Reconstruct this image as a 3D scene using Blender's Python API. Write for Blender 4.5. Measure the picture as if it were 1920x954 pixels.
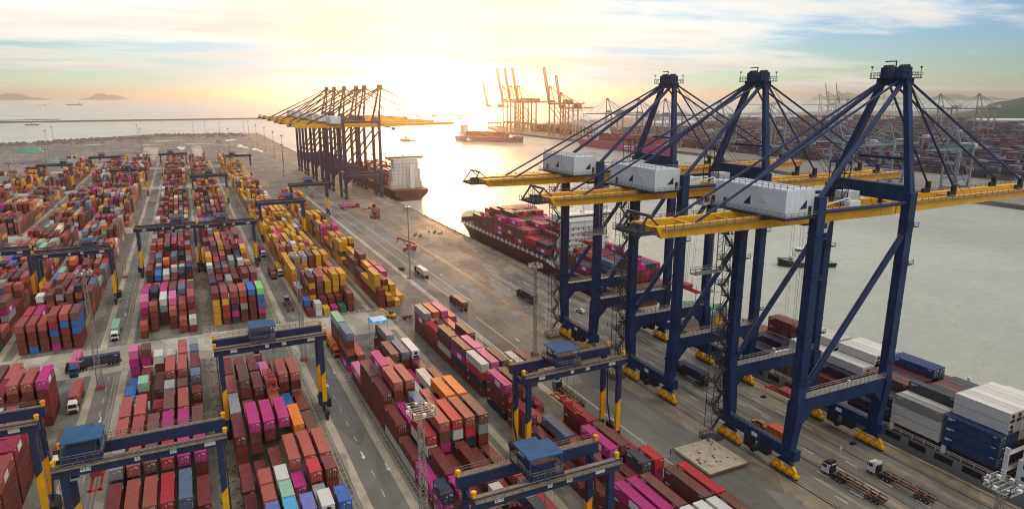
import bpy, math, random
from mathutils import Vector, Matrix
R = math.radians
rnd = random.Random(7)
for o in list(bpy.data.objects):
    bpy.data.objects.remove(o)
scene = bpy.context.scene
COL = scene.collection

# ------------------------------------------------------------------ camera
CAM_H = 87.0
cd = bpy.data.cameras.new('camera')
cam = bpy.data.objects.new('camera', cd); COL.objects.link(cam)
cd.sensor_width = 36.0; cd.lens = 1250 / 1920 * 36.0
cd.clip_start = 1.0; cd.clip_end = 90000.0
cam.location = (0, 0, CAM_H)
cam.rotation_euler = (R(90 - 13.496), 0, R(-25.93))
scene.camera = cam

# ------------------------------------------------------------------ sky, sun, exposure
SUN_AZ, SUN_EL = 19.5, 8.0          # degrees right of +Y, above the horizon
SKY_STRENGTH = 0.1
CLOUD_A, CLOUD_B, CLOUD_LO = (3.1, 0.4, 0), (8.3, 2.2, 0), 0.585
SUN_STRENGTH = 0.9
HAZE_DENSITY = 0.9e-4
sdir = Vector((math.sin(R(SUN_AZ)) * math.cos(R(SUN_EL)), math.cos(R(SUN_AZ)) * math.cos(R(SUN_EL)), math.sin(R(SUN_EL))))
world = bpy.data.worlds.new('World'); scene.world = world; world.use_nodes = True


class NT:
    """small helper to write node trees"""
    def __init__(s, tree):
        s.t = tree; s.n = tree.nodes; s.l = tree.links
    def new(s, typ, **kw):
        n = s.n.new(typ)
        for k, v in kw.items():
            setattr(n, k, v)
        return n
    def put(s, sock, v):
        if hasattr(v, 'is_output'):
            s.l.new(v, sock)
        elif v is not None:
            try:
                sock.default_value = v
            except Exception:
                sock.default_value = (v[0], v[1], v[2], 1) if len(v) == 3 else v
    def math(s, op, a, b=None, c=None, clamp=False):
        n = s.new('ShaderNodeMath', operation=op); n.use_clamp = clamp
        for i, v in enumerate((a, b, c)):
            if v is not None: s.put(n.inputs[i], v)
        return n.outputs[0]
    def vmath(s, op, a, b=None, out=0):
        n = s.new('ShaderNodeVectorMath', operation=op)
        s.put(n.inputs[0], a)
        if b is not None: s.put(n.inputs[1], b)
        return n.outputs['Value'] if op in ('DOT_PRODUCT', 'LENGTH') else n.outputs[0]
    def mix(s, f, a, b, blend='MIX'):
        n = s.new('ShaderNodeMix', data_type='RGBA', blend_type=blend)
        s.put(n.inputs[0], f)
        for sock, v in ((n.inputs[6], a), (n.inputs[7], b)):
            s.put(sock, (*v, 1) if isinstance(v, tuple) and len(v) == 3 else v)
        return n.outputs[2]
    def noise(s, vec, scale, detail=4, rough=0.55, out='Fac'):
        n = s.new('ShaderNodeTexNoise'); s.put(n.inputs['Vector'], vec)
        n.inputs['Scale'].default_value = scale; n.inputs['Detail'].default_value = detail
        n.inputs['Roughness'].default_value = rough
        return n.outputs[out]
    def ramp(s, f, a, b, lo=0.0, hi=1.0, smooth=True):
        n = s.new('ShaderNodeMapRange'); n.interpolation_type = 'SMOOTHSTEP' if smooth else 'LINEAR'
        s.put(n.inputs[0], f)
        for i, v in ((1, a), (2, b), (3, lo), (4, hi)): s.put(n.inputs[i], v)
        return n.outputs[0]
    def mapping(s, vec, scale=(1, 1, 1), loc=(0, 0, 0)):
        n = s.new('ShaderNodeMapping'); s.put(n.inputs[0], vec)
        n.inputs['Location'].default_value = loc; n.inputs['Scale'].default_value = scale
        return n.outputs[0]


def build_world():
    t = NT(world.node_tree); t.n.clear()
    out = t.new('ShaderNodeOutputWorld'); bg = t.new('ShaderNodeBackground')
    sky = t.new('ShaderNodeTexSky', sky_type='NISHITA')
    sky.sun_disc = False; sky.sun_elevation = R(SUN_EL); sky.sun_rotation = R(SUN_AZ)
    sky.air_density = 1.0; sky.dust_density = 0.3; sky.ozone_density = 2.0
    co = t.new('ShaderNodeTexCoord').outputs['Generated']
    sep = t.new('ShaderNodeSeparateXYZ'); t.put(sep.inputs[0], co)
    z = t.math('MAXIMUM', sep.outputs[2], 0.0)
    zz = t.math('ADD', z, 0.055)
    cx = t.math('DIVIDE', sep.outputs[0], zz); cy = t.math('DIVIDE', sep.outputs[1], zz)
    cmb = t.new('ShaderNodeCombineXYZ'); t.put(cmb.inputs[0], cx); t.put(cmb.inputs[1], cy)
    pv = cmb.outputs[0]
    # high streaky deck and lower banks of cloud
    n1 = t.noise(t.mapping(pv, (0.34, 0.60, 1), CLOUD_A), 1.0, 8, 0.60)
    n2 = t.noise(t.mapping(pv, (0.10, 0.17, 1), CLOUD_B), 1.0, 5, 0.5)
    cov = t.math('ADD', t.math('MULTIPLY', n1, 0.55), t.math('MULTIPLY', n2, 0.65))
    cloud = t.ramp(cov, CLOUD_LO, CLOUD_LO + 0.12)
    dot = t.vmath('DOT_PRODUCT', co, tuple(sdir))
    dotp = t.math('MAXIMUM', dot, 0.0)
    wide = t.math('POWER', t.math('MULTIPLY', t.math('ADD', dot, 1.0), 0.5), 1.5)
    g1 = t.math('POWER', dotp, 45.0); g2 = t.math('POWER', dotp, 200.0)
    # thin cloud brightens towards the sun, which it hides
    lum = t.math('ADD', t.math('ADD', 2.5, t.math('MULTIPLY', wide, 1.2)), t.math('ADD', t.math('MULTIPLY', g1, 0.1), t.math('MULTIPLY', g2, 0.4)))
    shade = t.ramp(n1, 0.40, 0.72, 1.10, 0.84)
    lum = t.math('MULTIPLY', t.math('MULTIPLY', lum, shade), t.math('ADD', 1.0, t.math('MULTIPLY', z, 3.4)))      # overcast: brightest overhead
    ccol = t.mix(g1, (1.0, 0.955, 0.88), (1.0, 0.78, 0.50))
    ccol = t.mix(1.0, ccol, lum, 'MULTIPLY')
    skyc = t.mix(1.0, sky.outputs[0], (0.30, 0.42, 0.66), 'MULTIPLY')
    skyc = t.vmath('MINIMUM', skyc, (2.6, 3.5, 4.0))
    skyc = t.mix(1.0, skyc, t.mix(g1, (0, 0, 0), (1.2, 0.6, 0.2)), 'ADD')
    # clouds dissolve into bright haze at the horizon
    veil = t.ramp(z, 0.0, 0.04, 0.25, 0.0)
    fac = t.math('MAXIMUM', cloud, t.math('ADD', veil, t.math('MULTIPLY', g1, 0.5)), clamp=True)
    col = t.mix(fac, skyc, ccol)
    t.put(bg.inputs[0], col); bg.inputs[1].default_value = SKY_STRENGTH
    t.l.new(bg.outputs[0], out.inputs[0])


build_world()
sl = bpy.data.lights.new('sun', 'SUN'); sun = bpy.data.objects.new('sun', sl); COL.objects.link(sun)
sl.energy = SUN_STRENGTH; sl.angle = R(12); sl.color = (1.0, 0.52, 0.22)
sun.rotation_euler = (-sdir).to_track_quat('-Z', 'Y').to_euler()
sun.location = (0, 0, 300)
scene.render.engine = 'CYCLES'
vs = scene.view_settings
vs.view_transform = 'Standard'; vs.look = 'None'; vs.exposure = 1.18; vs.gamma = 1.0; vs.use_curve_mapping = False
scene.cycles.pixel_filter_type = 'BLACKMAN_HARRIS'; scene.cycles.filter_width = 1.1
scene.cycles.volume_bounces = 1; scene.cycles.max_bounces = 6
scene.render.resolution_x = 1024; scene.render.resolution_y = 508

# ------------------------------------------------------------------ materials
MAT = {}


def paint(name, col, rough=0.5, metal=0.0, var=0.18, scale=0.35, dirt=0.25, dirtcol=(0.12, 0.085, 0.06), spec=0.4):
    m = bpy.data.materials.new(name); m.use_nodes = True
    t = NT(m.node_tree); b = t.n['Principled BSDF']
    co = t.new('ShaderNodeTexCoord').outputs['Object']
    n = t.noise(co, scale, 5, 0.6)
    c = t.mix(t.ramp(n, 0.3, 0.7), tuple(x * (1 - var) for x in col), tuple(min(1, x * (1 + var)) for x in col))
    if dirt:
        d = t.noise(t.mapping(co, (1, 1, 0.25)), scale * 3.1, 6, 0.7)
        c = t.mix(t.math('MULTIPLY', t.ramp(d, 0.52, 0.75), dirt), c, dirtcol)
    t.put(b.inputs['Base Color'], c)
    b.inputs['Roughness'].default_value = rough; b.inputs['Metallic'].default_value = metal
    b.inputs['Specular IOR Level'].default_value = spec
    MAT[name] = m
    return m


def container_material(name, source):
    """corrugated steel paint; the colour comes from the object or from the box's own colour"""
    m = bpy.data.materials.new(name); m.use_nodes = True
    t = NT(m.node_tree); b = t.n['Principled BSDF']
    if source == 'object':
        col = t.new('ShaderNodeObjectInfo').outputs['Color']
        rn = t.new('ShaderNodeObjectInfo').outputs['Random']
    else:
        a = t.new('ShaderNodeAttribute'); a.attribute_name = 'Col'
        col = a.outputs['Color']; rn = a.outputs['Alpha']
    geo = t.new('ShaderNodeNewGeometry'); pos = geo.outputs['Position']
    n = t.noise(pos, 0.55, 5, 0.65)
    fine = t.noise(t.mapping(pos, (2.2, 2.2, 0.5)), 1.2, 5, 0.7)
    c = t.mix(t.ramp(n, 0.35, 0.7, 0.0, 0.22), col, t.mix(0.35, col, (0.42, 0.33, 0.28)))
    c = t.mix(t.ramp(fine, 0.58, 0.78, 0.0, 0.35), c, (0.13, 0.065, 0.04))
    t.put(b.inputs['Base Color'], c)
    b.inputs['Roughness'].default_value = 0.5; b.inputs['Specular IOR Level'].default_value = 0.28
    MAT[name] = m


container_material('box_object', 'object'); container_material('box_own', 'own')
paint('navy', (0.013, 0.031, 0.088), 0.6, 0, 0.22, 0.2, 0.38, (0.10, 0.07, 0.055), spec=0.25)
paint('navy_rtg', (0.020, 0.034, 0.085), 0.45, 0, 0.15, 0.3, 0.25)
paint('crane_yellow', (0.74, 0.37, 0.012), 0.45, 0, 0.12, 0.3, 0.25)
paint('rtg_yellow', (0.78, 0.38, 0.012), 0.45, 0, 0.12, 0.4, 0.2)
paint('house_white', (0.60, 0.65, 0.67), 0.45, 0, 0.08, 0.15, 0.30, (0.30, 0.26, 0.22))
paint('white', (0.72, 0.72, 0.70), 0.5, 0, 0.05, 0.5, 0.15, (0.3, 0.25, 0.2))
paint('dark', (0.018, 0.018, 0.02), 0.6, 0, 0.3, 0.8, 0.2)
paint('steel', (0.22, 0.21, 0.19), 0.45, 0.4, 0.2, 0.8, 0.3)
paint('galv', (0.30, 0.28, 0.25), 0.5, 0.3, 0.2, 0.6, 0.35)
paint('walkway', (0.19, 0.15, 0.11), 0.75, 0.1, 0.3, 0.7, 0.4)
paint('rubber', (0.015, 0.015, 0.015), 0.8, 0, 0.2, 1.0, 0.2)
paint('red_spreader', (0.42, 0.055, 0.035), 0.5, 0, 0.2, 0.6, 0.35)
paint('roof_blue', (0.035, 0.10, 0.20), 0.8, 0, 0.15, 0.4, 0.2, spec=0.12)
paint('glass', (0.02, 0.025, 0.03), 0.08, 0, 0.1, 0.5, 0.0, spec=0.6)
paint('truck_white', (0.66, 0.66, 0.64), 0.35, 0, 0.05, 0.8, 0.12)
paint('chassis_brown', (0.13, 0.055, 0.04), 0.65, 0, 0.25, 0.9, 0.4)
paint('brick_red', (0.30, 0.06, 0.04), 0.6, 0, 0.2, 0.9, 0.3)
paint('orange_box', (0.65, 0.12, 0.03), 0.5, 0, 0.1, 0.7, 0.2)
paint('hull_grey', (0.21, 0.225, 0.22), 0.45, 0, 0.12, 0.07, 0.3, (0.15, 0.10, 0.07))
paint('hull_dark', (0.065, 0.022, 0.018), 0.5, 0, 0.2, 0.07, 0.35)
paint('hull_navy', (0.018, 0.022, 0.045), 0.5, 0, 0.2, 0.07, 0.3)
paint('hull_red', (0.17, 0.035, 0.025), 0.6, 0, 0.2, 0.1, 0.4)
paint('hull_magenta', (0.42, 0.03, 0.15), 0.45, 0, 0.1, 0.05, 0.15)
paint('hull_purple', (0.12, 0.05, 0.13), 0.5, 0, 0.1, 0.05, 0.2)
paint('deck_green', (0.13, 0.26, 0.20), 0.7, 0, 0.2, 0.3, 0.3)
paint('deck_rust', (0.16, 0.075, 0.05), 0.75, 0, 0.25, 0.2, 0.4)
paint('crane_grey', (0.20, 0.25, 0.28), 0.5, 0, 0.12, 0.1, 0.2)
paint('crane_orange', (0.40, 0.21, 0.10), 0.5, 0, 0.12, 0.1, 0.2)
paint('crane_pale', (0.62, 0.60, 0.55), 0.5, 0, 0.1, 0.1, 0.15)
paint('pontoon', (0.50, 0.44, 0.33), 0.7, 0, 0.15, 0.5, 0.55, (0.16, 0.10, 0.04))
paint('concrete', (0.30, 0.27, 0.22), 0.85, 0, 0.2, 0.15, 0.35)
paint('rock', (0.14, 0.11, 0.09), 0.9, 0, 0.35, 0.3, 0.3)
paint('hivis', (0.55, 0.65, 0.05), 0.7, 0, 0.1, 2, 0.0)
paint('cloth_pale', (0.6, 0.57, 0.5), 0.8, 0, 0.1, 2, 0.1)
paint('cloth_dark', (0.03, 0.035, 0.05), 0.8, 0, 0.1, 2, 0.1)
paint('skin', (0.32, 0.17, 0.11), 0.6, 0, 0.1, 2, 0.0)
paint('stair_grey', (0.055, 0.058, 0.065), 0.6, 0.2, 0.25, 0.8, 0.3)
paint('tarp_blue', (0.06, 0.42, 0.68), 0.4, 0, 0.5, 0.9, 0.25, (0.02, 0.12, 0.3))
paint('shed_green', (0.10, 0.34, 0.24), 0.6, 0, 0.2, 0.05, 0.3)
paint('shed_white', (0.55, 0.56, 0.55), 0.6, 0, 0.1, 0.05, 0.2)


def ground_material(name, base, light, dark, streak=0.5, scale=0.05, rough=0.85, spots=0.0, joints=None):
    m = bpy.data.materials.new(name); m.use_nodes = True
    t = NT(m.node_tree); b = t.n['Principled BSDF']
    pos = t.new('ShaderNodeNewGeometry').outputs['Position']
    n = t.noise(pos, scale, 6, 0.6)
    c = t.mix(t.ramp(n, 0.32, 0.68), dark, light)
    c = t.mix(0.5, c, base)
    s = t.noise(t.mapping(pos, (0.9, 0.012, 1)), 1.0, 5, 0.6)          # wheel tracks along the quay
    c = t.mix(t.math('MULTIPLY', t.ramp(s, 0.5, 0.7), streak), c, dark)
    s2 = t.noise(t.mapping(pos, (0.45, 0.02, 1), (5, 3, 0)), 1.0, 5, 0.6)
    c = t.mix(t.math('MULTIPLY', t.ramp(s2, 0.52, 0.72), streak * 0.8), c, light)
    vor = t.new('ShaderNodeTexVoronoi'); t.put(vor.inputs['Vector'], t.mapping(pos, (0.16, 0.055, 1))); vor.inputs['Scale'].default_value = 1.0
    bw = t.new('ShaderNodeRGBToBW'); t.put(bw.inputs[0], vor.outputs['Color'])
    c = t.mix(1.0, c, t.ramp(bw.outputs[0], 0.2, 0.8, 0.80, 1.16), 'MULTIPLY')
    oil = t.noise(pos, 0.33, 4, 0.65)
    c = t.mix(t.ramp(oil, 0.62, 0.74, 0, 0.5), c, tuple(x * 0.45 for x in dark))
    f = t.noise(pos, 1.1, 5, 0.7)
    c = t.mix(t.ramp(f, 0.56, 0.8, 0, 0.5), c, dark)
    if spots:
        v = t.noise(t.mapping(pos, (0.9, 0.55, 1)), 1.0, 3, 0.6)
        c = t.mix(t.ramp(v, 0.56, 0.64, 0, spots), c, (0.03, 0.022, 0.016))
    if joints:
        sp = t.new('ShaderNodeSeparateXYZ'); t.put(sp.inputs[0], pos)
        for k in (0, 1):
            w = t.math('FRACT', t.math('DIVIDE', sp.outputs[k], joints))
            w = t.math('ABSOLUTE', t.math('SUBTRACT', w, 0.5))
            c = t.mix(t.ramp(w, 0.485, 0.5, 0, 0.45), c, dark)
    t.put(b.inputs['Base Color'], c)
    wet = t.noise(pos, 0.02, 4, 0.6)
    t.put(b.inputs['Roughness'], t.ramp(wet, 0.35, 0.7, rough - 0.22, rough + 0.05))
    b.inputs['Specular IOR Level'].default_value = 0.22
    bp = t.new('ShaderNodeBump'); bp.inputs['Strength'].default_value = 0.25; bp.inputs['Distance'].default_value = 0.03
    t.put(bp.inputs['Height'], f); t.l.new(bp.outputs[0], b.inputs['Normal'])
    MAT[name] = m


ground_material('asphalt', (0.175, 0.167, 0.145), (0.23, 0.216, 0.184), (0.11, 0.105, 0.09))
ground_material('apron', (0.185, 0.174, 0.15), (0.245, 0.226, 0.19), (0.11, 0.103, 0.088), 0.75, 0.06, joints=5.0)
ground_material('aisle', (0.40, 0.37, 0.30), (0.49, 0.455, 0.365), (0.26, 0.235, 0.185), 0.3, 0.08, joints=6.0)
ground_material('runway', (0.39, 0.345, 0.255), (0.48, 0.425, 0.32), (0.26, 0.225, 0.165), 0.3, 0.2)
ground_material('dirty_lane', (0.25, 0.22, 0.165), (0.34, 0.30, 0.22), (0.10, 0.082, 0.06), 0.35, 0.3, spots=0.85)
ground_material('stack_floor', (0.17, 0.158, 0.13), (0.23, 0.21, 0.17), (0.085, 0.078, 0.065), 0.5, 0.2)
ground_material('coping', (0.27, 0.225, 0.16), (0.34, 0.285, 0.20), (0.15, 0.12, 0.09), 0.4, 0.2)
ground_material('bare_soil', (0.18, 0.172, 0.15), (0.27, 0.255, 0.215), (0.085, 0.082, 0.07), 0.35, 0.02)
ground_material('far_paving', (0.20, 0.19, 0.165), (0.26, 0.25, 0.21), (0.12, 0.113, 0.098), 0.3, 0.02)
paint('line_white', (0.62, 0.60, 0.54), 0.7, 0, 0.1, 0.6, 0.45, (0.16, 0.14, 0.11))
paint('line_cream', (0.34, 0.30, 0.22), 0.75, 0, 0.15, 0.6, 0.6, (0.14, 0.12, 0.09))
paint('rail_steel', (0.06, 0.05, 0.045), 0.5, 0.5, 0.2, 0.6, 0.2)


def water_material():
    m = bpy.data.materials.new('sea_water'); m.use_nodes = True
    t = NT(m.node_tree); b = t.n['Principled BSDF']
    pos = t.new('ShaderNodeNewGeometry').outputs['Position']
    big = t.noise(pos, 0.006, 4, 0.55)
    t.put(b.inputs['Base Color'], t.mix(t.ramp(t.noise(t.mapping(pos, (1, 1.8, 1)), 0.16, 7, 0.72), 0.40, 0.66, 0, 0.22), t.mix(t.ramp(big, 0.35, 0.65), (0.44, 0.46, 0.385), (0.53, 0.545, 0.455)), (0.25, 0.28, 0.235)))
    b.inputs['Roughness'].default_value = 0.16; b.inputs['IOR'].default_value = 1.33; b.inputs['Specular IOR Level'].default_value = 0.2
    w1 = t.noise(t.mapping(pos, (1, 1.7, 1)), 0.30, 7, 0.68)
    w2 = t.noise(t.mapping(pos, (1, 1.8, 1)), 0.035, 5, 0.6)
    h = t.math('ADD', t.math('MULTIPLY', w1, 1.1), t.math('MULTIPLY', w2, 1.8))
    bp = t.new('ShaderNodeBump'); bp.inputs['Strength'].default_value = 0.9; bp.inputs['Distance'].default_value = 1.1
    t.put(bp.inputs['Height'], h); t.l.new(bp.outputs[0], b.inputs['Normal'])
    MAT['water'] = m
    m = bpy.data.materials.new('puddle_water'); m.use_nodes = True
    b = m.node_tree.nodes['Principled BSDF']
    b.inputs['Base Color'].default_value = (0.09, 0.08, 0.065, 1); b.inputs['Roughness'].default_value = 0.03
    MAT['puddle'] = m


def hill_material():
    m = bpy.data.materials.new('wooded_hill'); m.use_nodes = True
    t = NT(m.node_tree); b = t.n['Principled BSDF']
    pos = t.new('ShaderNodeNewGeometry').outputs['Position']
    n = t.noise(pos, 0.02, 8, 0.7)
    t.put(b.inputs['Base Color'], t.mix(t.ramp(n, 0.35, 0.65), (0.022, 0.045, 0.028), (0.05, 0.08, 0.045)))
    b.inputs['Roughness'].default_value = 0.95
    MAT['hill'] = m


water_material(); hill_material()
M = MAT

# ------------------------------------------------------------------ mesh helpers


class MB:
    def __init__(s):
        s.v = []; s.f = []; s.m = []
    def quadbox(s, c, mi=0):
        """c: 8 corners, bottom 4 (ccw) then top 4"""
        b = len(s.v); s.v += [tuple(p) for p in c]
        for q in ((3, 2, 1, 0), (4, 5, 6, 7), (0, 1, 5, 4), (1, 2, 6, 5), (2, 3, 7, 6), (3, 0, 4, 7)):
            s.f.append(tuple(b + i for i in q)); s.m.append(mi)
        return s
    def box(s, x0, y0, z0, x1, y1, z1, mi=0):
        return s.quadbox([(x0, y0, z0), (x1, y0, z0), (x1, y1, z0), (x0, y1, z0), (x0, y0, z1), (x1, y0, z1), (x1, y1, z1), (x0, y1, z1)], mi)
    def beam(s, p, q, w, h=None, mi=0, w2=None, h2=None):
        h = w if h is None else h; w2 = w if w2 is None else w2; h2 = h if h2 is None else h2
        p = Vector(p); q = Vector(q); d = (q - p).normalized()
        up = Vector((0, 0, 1)) if abs(d.z) < 0.9 else Vector((1, 0, 0))
        a = d.cross(up).normalized(); u = a.cross(d)
        c = []
        for P, ww, hh in ((p, w, h), (q, w2, h2)):
            c += [P - a * ww / 2 - u * hh / 2, P + a * ww / 2 - u * hh / 2, P + a * ww / 2 + u * hh / 2, P - a * ww / 2 + u * hh / 2]
        return s.quadbox(c, mi)
    def post(s, x, y, z0, z1, wx, wy, mi=0, wx2=None, wy2=None):
        wx2 = wx if wx2 is None else wx2; wy2 = wy if wy2 is None else wy2
        return s.quadbox([(x - wx / 2, y - wy / 2, z0), (x + wx / 2, y - wy / 2, z0), (x + wx / 2, y + wy / 2, z0), (x - wx / 2, y + wy / 2, z0),
                          (x - wx2 / 2, y - wy2 / 2, z1), (x + wx2 / 2, y - wy2 / 2, z1), (x + wx2 / 2, y + wy2 / 2, z1), (x - wx2 / 2, y + wy2 / 2, z1)], mi)
    def tube(s, p, q, r, n=8, mi=0, r2=None):
        r2 = r if r2 is None else r2
        p = Vector(p); q = Vector(q); d = (q - p).normalized()
        up = Vector((0, 0, 1)) if abs(d.z) < 0.9 else Vector((1, 0, 0))
        a = d.cross(up).normalized(); u = a.cross(d); b = len(s.v)
        for P, rr in ((p, r), (q, r2)):
            for i in range(n):
                t = 2 * math.pi * i / n
                s.v.append(tuple(P + a * rr * math.cos(t) + u * rr * math.sin(t)))
        for i in range(n):
            j = (i + 1) % n
            s.f.append((b + i, b + j, b + n + j, b + n + i)); s.m.append(mi)
        s.f.append(tuple(b + n - 1 - i for i in range(n))); s.m.append(mi)
        s.f.append(tuple(b + n + i for i in range(n))); s.m.append(mi)
        return s
    def poly(s, pts, mi=0):
        b = len(s.v); s.v += [tuple(p) for p in pts]
        s.f.append(tuple(range(b, b + len(pts)))); s.m.append(mi)
        return s
    def sheet(s, x0, y0, x1, y1, z, mi=0):
        return s.poly([(x0, y0, z), (x1, y0, z), (x1, y1, z), (x0, y1, z)], mi)
    def prism(s, pts, z0, z1, mi=0):
        n = len(pts); b = len(s.v)
        s.v += [(x, y, z0) for x, y in pts] + [(x, y, z1) for x, y in pts]
        s.f.append(tuple(b + n - 1 - i for i in range(n))); s.m.append(mi)
        s.f.append(tuple(b + n + i for i in range(n))); s.m.append(mi)
        for i in range(n):
            j = (i + 1) % n
            s.f.append((b + i, b + j, b + n + j, b + n + i)); s.m.append(mi)
        return s
    def rail(s, pts, h=1.1, step=2.5, r=0.05, mi=0):
        """hand rail with posts along a polyline"""
        for a, b in zip(pts[:-1], pts[1:]):
            a = Vector(a); b = Vector(b)
            for k in (0.55, 1.0):
                s.beam(a + Vector((0, 0, h * k)), b + Vector((0, 0, h * k)), r * 2, r * 2, mi)
            n = max(1, int((b - a).length / step))
            for i in range(n + 1):
                p = a.lerp(b, i / n); s.beam(p, p + Vector((0, 0, h)), r * 2, r * 2, mi)
        return s
    def mesh(s, name, mats):
        me = bpy.data.meshes.new(name); me.from_pydata(s.v, [], s.f)
        for m in mats: me.materials.append(m)
        if len(mats) > 1: me.polygons.foreach_set('material_index', s.m)
        me.update()
        return me
    def build(s, name, mats, parent=None, loc=None, rotz=None):
        if not isinstance(mats, (list, tuple)): mats = [mats]
        o = bpy.data.objects.new(name, s.mesh(name, mats)); COL.objects.link(o)
        if parent is not None: o.parent = parent
        if loc is not None: o.location = loc
        if rotz is not None: o.rotation_euler = (0, 0, rotz)
        return o


def smooth(o):
    o.data.polygons.foreach_set('use_smooth', [True] * len(o.data.polygons)); return o


def tag(o, label=None, cat=None, group=None, kind=None):
    if label: o['label'] = label
    if cat: o['category'] = cat
    if group: o['group'] = group
    if kind: o['kind'] = kind
    return o


def empty(name, loc=(0, 0, 0), rz=0.0):
    o = bpy.data.objects.new(name, None); COL.objects.link(o); o.location = loc; o.rotation_euler = (0, 0, rz)
    o.empty_display_size = 1
    return o


KIDS = {}
def copy_tree(o, parent=None, kids=None):
    c = o.copy(); COL.objects.link(c); c.parent = parent
    if kids is None:
        kids = {}
        for x in bpy.data.objects:
            if x.parent: kids.setdefault(x.parent.name, []).append(x)
    for ch in kids.get(o.name, []): copy_tree(ch, c, kids)
    return c


def share(mesh, name, parent, loc=(0, 0, 0), rot=(0, 0, 0)):
    o = bpy.data.objects.new(name, mesh); COL.objects.link(o); o.parent = parent; o.location = loc; o.rotation_euler = rot
    return o


def struct(o): o['kind'] = 'structure'; return o


WORDS = ['zero', 'one', 'two', 'three', 'four', 'five', 'six', 'seven', 'eight', 'nine', 'ten', 'eleven', 'twelve', 'thirteen', 'fourteen', 'fifteen', 'sixteen', 'seventeen', 'eighteen', 'nineteen', 'twenty']
ORD = ['zeroth', 'first', 'second', 'third', 'fourth', 'fifth', 'sixth', 'seventh', 'eighth', 'ninth', 'tenth', 'eleventh', 'twelfth']


def nth(i):
    return WORDS[i] if i <= 20 else ('twenty', 'thirty', 'forty')[i // 10 - 2] + ('' if i % 10 == 0 else '-' + WORDS[i % 10])

# ------------------------------------------------------------------ the setting
SEA_Z = -3.8
QX = 154.0        # quay edge
s = MB(); s.sheet(-60000, -60000, 60000, 60000, SEA_Z); struct(s.build('sea', M['water']))

# the terminal: one slab with its quay wall
g = MB()
TERM = [(-900, -120), (QX, -120), (QX, 1660), (-60, 1720), (-260, 1500), (-900, 1280)]
g.prism(TERM, -9.0, 0.0); struct(g.build('terminal_ground', M['asphalt']))
sh = MB(); sh.sheet(62.5, -118, 118.0, 1640, 0.004); struct(sh.build('yard_road', M['asphalt']))
sh = MB(); sh.sheet(99.0, 255, 118.2, 1640, 0.010); struct(sh.build('apron_paving', M['far_paving']))
sh = MB(); sh.sheet(119.0, -118, 150.2, 1650, 0.008); struct(sh.build('crane_apron', M['apron']))
sh = MB(); sh.sheet(113.6, -118, 118.6, 1650, 0.014); struct(sh.build('landside_crane_strip', M['coping']))
sh = MB(); sh.sheet(150.4, -118, QX - 0.7, 1650, 0.014); struct(sh.build('seaside_crane_strip', M['coping']))
sh = MB(); sh.sheet(119.0, 290, 150.0, 1650, 0.016); struct(sh.build('far_apron', M['coping']))
cp = MB(); cp.box(QX - 0.7, -118, -1.4, QX + 0.35, 1655, 0.28); struct(cp.build('quay_coping', M['coping']))
for x, nm in ((119.7, 'crane_rail'), (149.7, 'crane_rail')):
    rl = MB(); rl.sheet(x - 0.55, -118, x + 0.55, 1640, 0.020, 0); rl.box(x - 0.09, -118, 0.021, x + 0.09, 1640, 0.06, 1)
    struct(rl.build(nm, [M['coping'], M['rail_steel']]))
    rl = MB(); rl.sheet(x - 1.05, -118, x - 0.6, 1640, 0.0225); struct(rl.build('rail_slot', M['rail_steel']))
# cable trenches and worn bands of the apron, lying along the quay
for k, (x, w, mt) in enumerate(((124.5, 1.0, 'coping'), (129.0, 0.5, 'rail_steel'), (131.5, 1.4, 'coping'), (134.0, 0.4, 'rail_steel'), (138.6, 1.2, 'coping'), (141.5, 0.45, 'rail_steel'), (145.3, 1.6, 'coping'))):
    b = MB(); b.sheet(x - w / 2, -118, x + w / 2, 300, 0.013); struct(b.build('apron_band', M[mt]))
for y0, y1 in ((236, 262), (486, 508), (712, 730), (905, 925)):
    sh = MB(); sh.sheet(-330, y0, 66 if y0 < 300 else 62, y1, 0.0085); struct(sh.build('cross_aisle', M['aisle']))

TRACKS = {'F': (-122.5, -97.5), 'Z': (-88.5, -63.5), 'A': (-58.5, -33.0), 'B': (-24.8, 0.2), 'C': (2.8, 27.8), 'D': (37.0, 62.0), 'E': (65.8, 91.0)}
for k, (a, b) in TRACKS.items():
    y1 = 1000 if k != 'E' else 600
    for x in (a, b):
        r_ = MB(); r_.sheet(x - 1.0, -60, x + 1.0, y1, 0.011); struct(r_.build('gantry_runway', M['runway']))
    f_ = MB(); f_.sheet(a + 1.6, -60, b - 1.6, y1, 0.006); struct(f_.build('stack_floor', M['stack_floor']))
d_ = MB(); d_.sheet(-1.0, -60, 4.0, 235, 0.015); struct(d_.build('drain_lane', M['dirty_lane']))
d_ = MB(); d_.sheet(-1.0, 263, 4.0, 485, 0.015); struct(d_.build('drain_lane', M['dirty_lane']))

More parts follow.
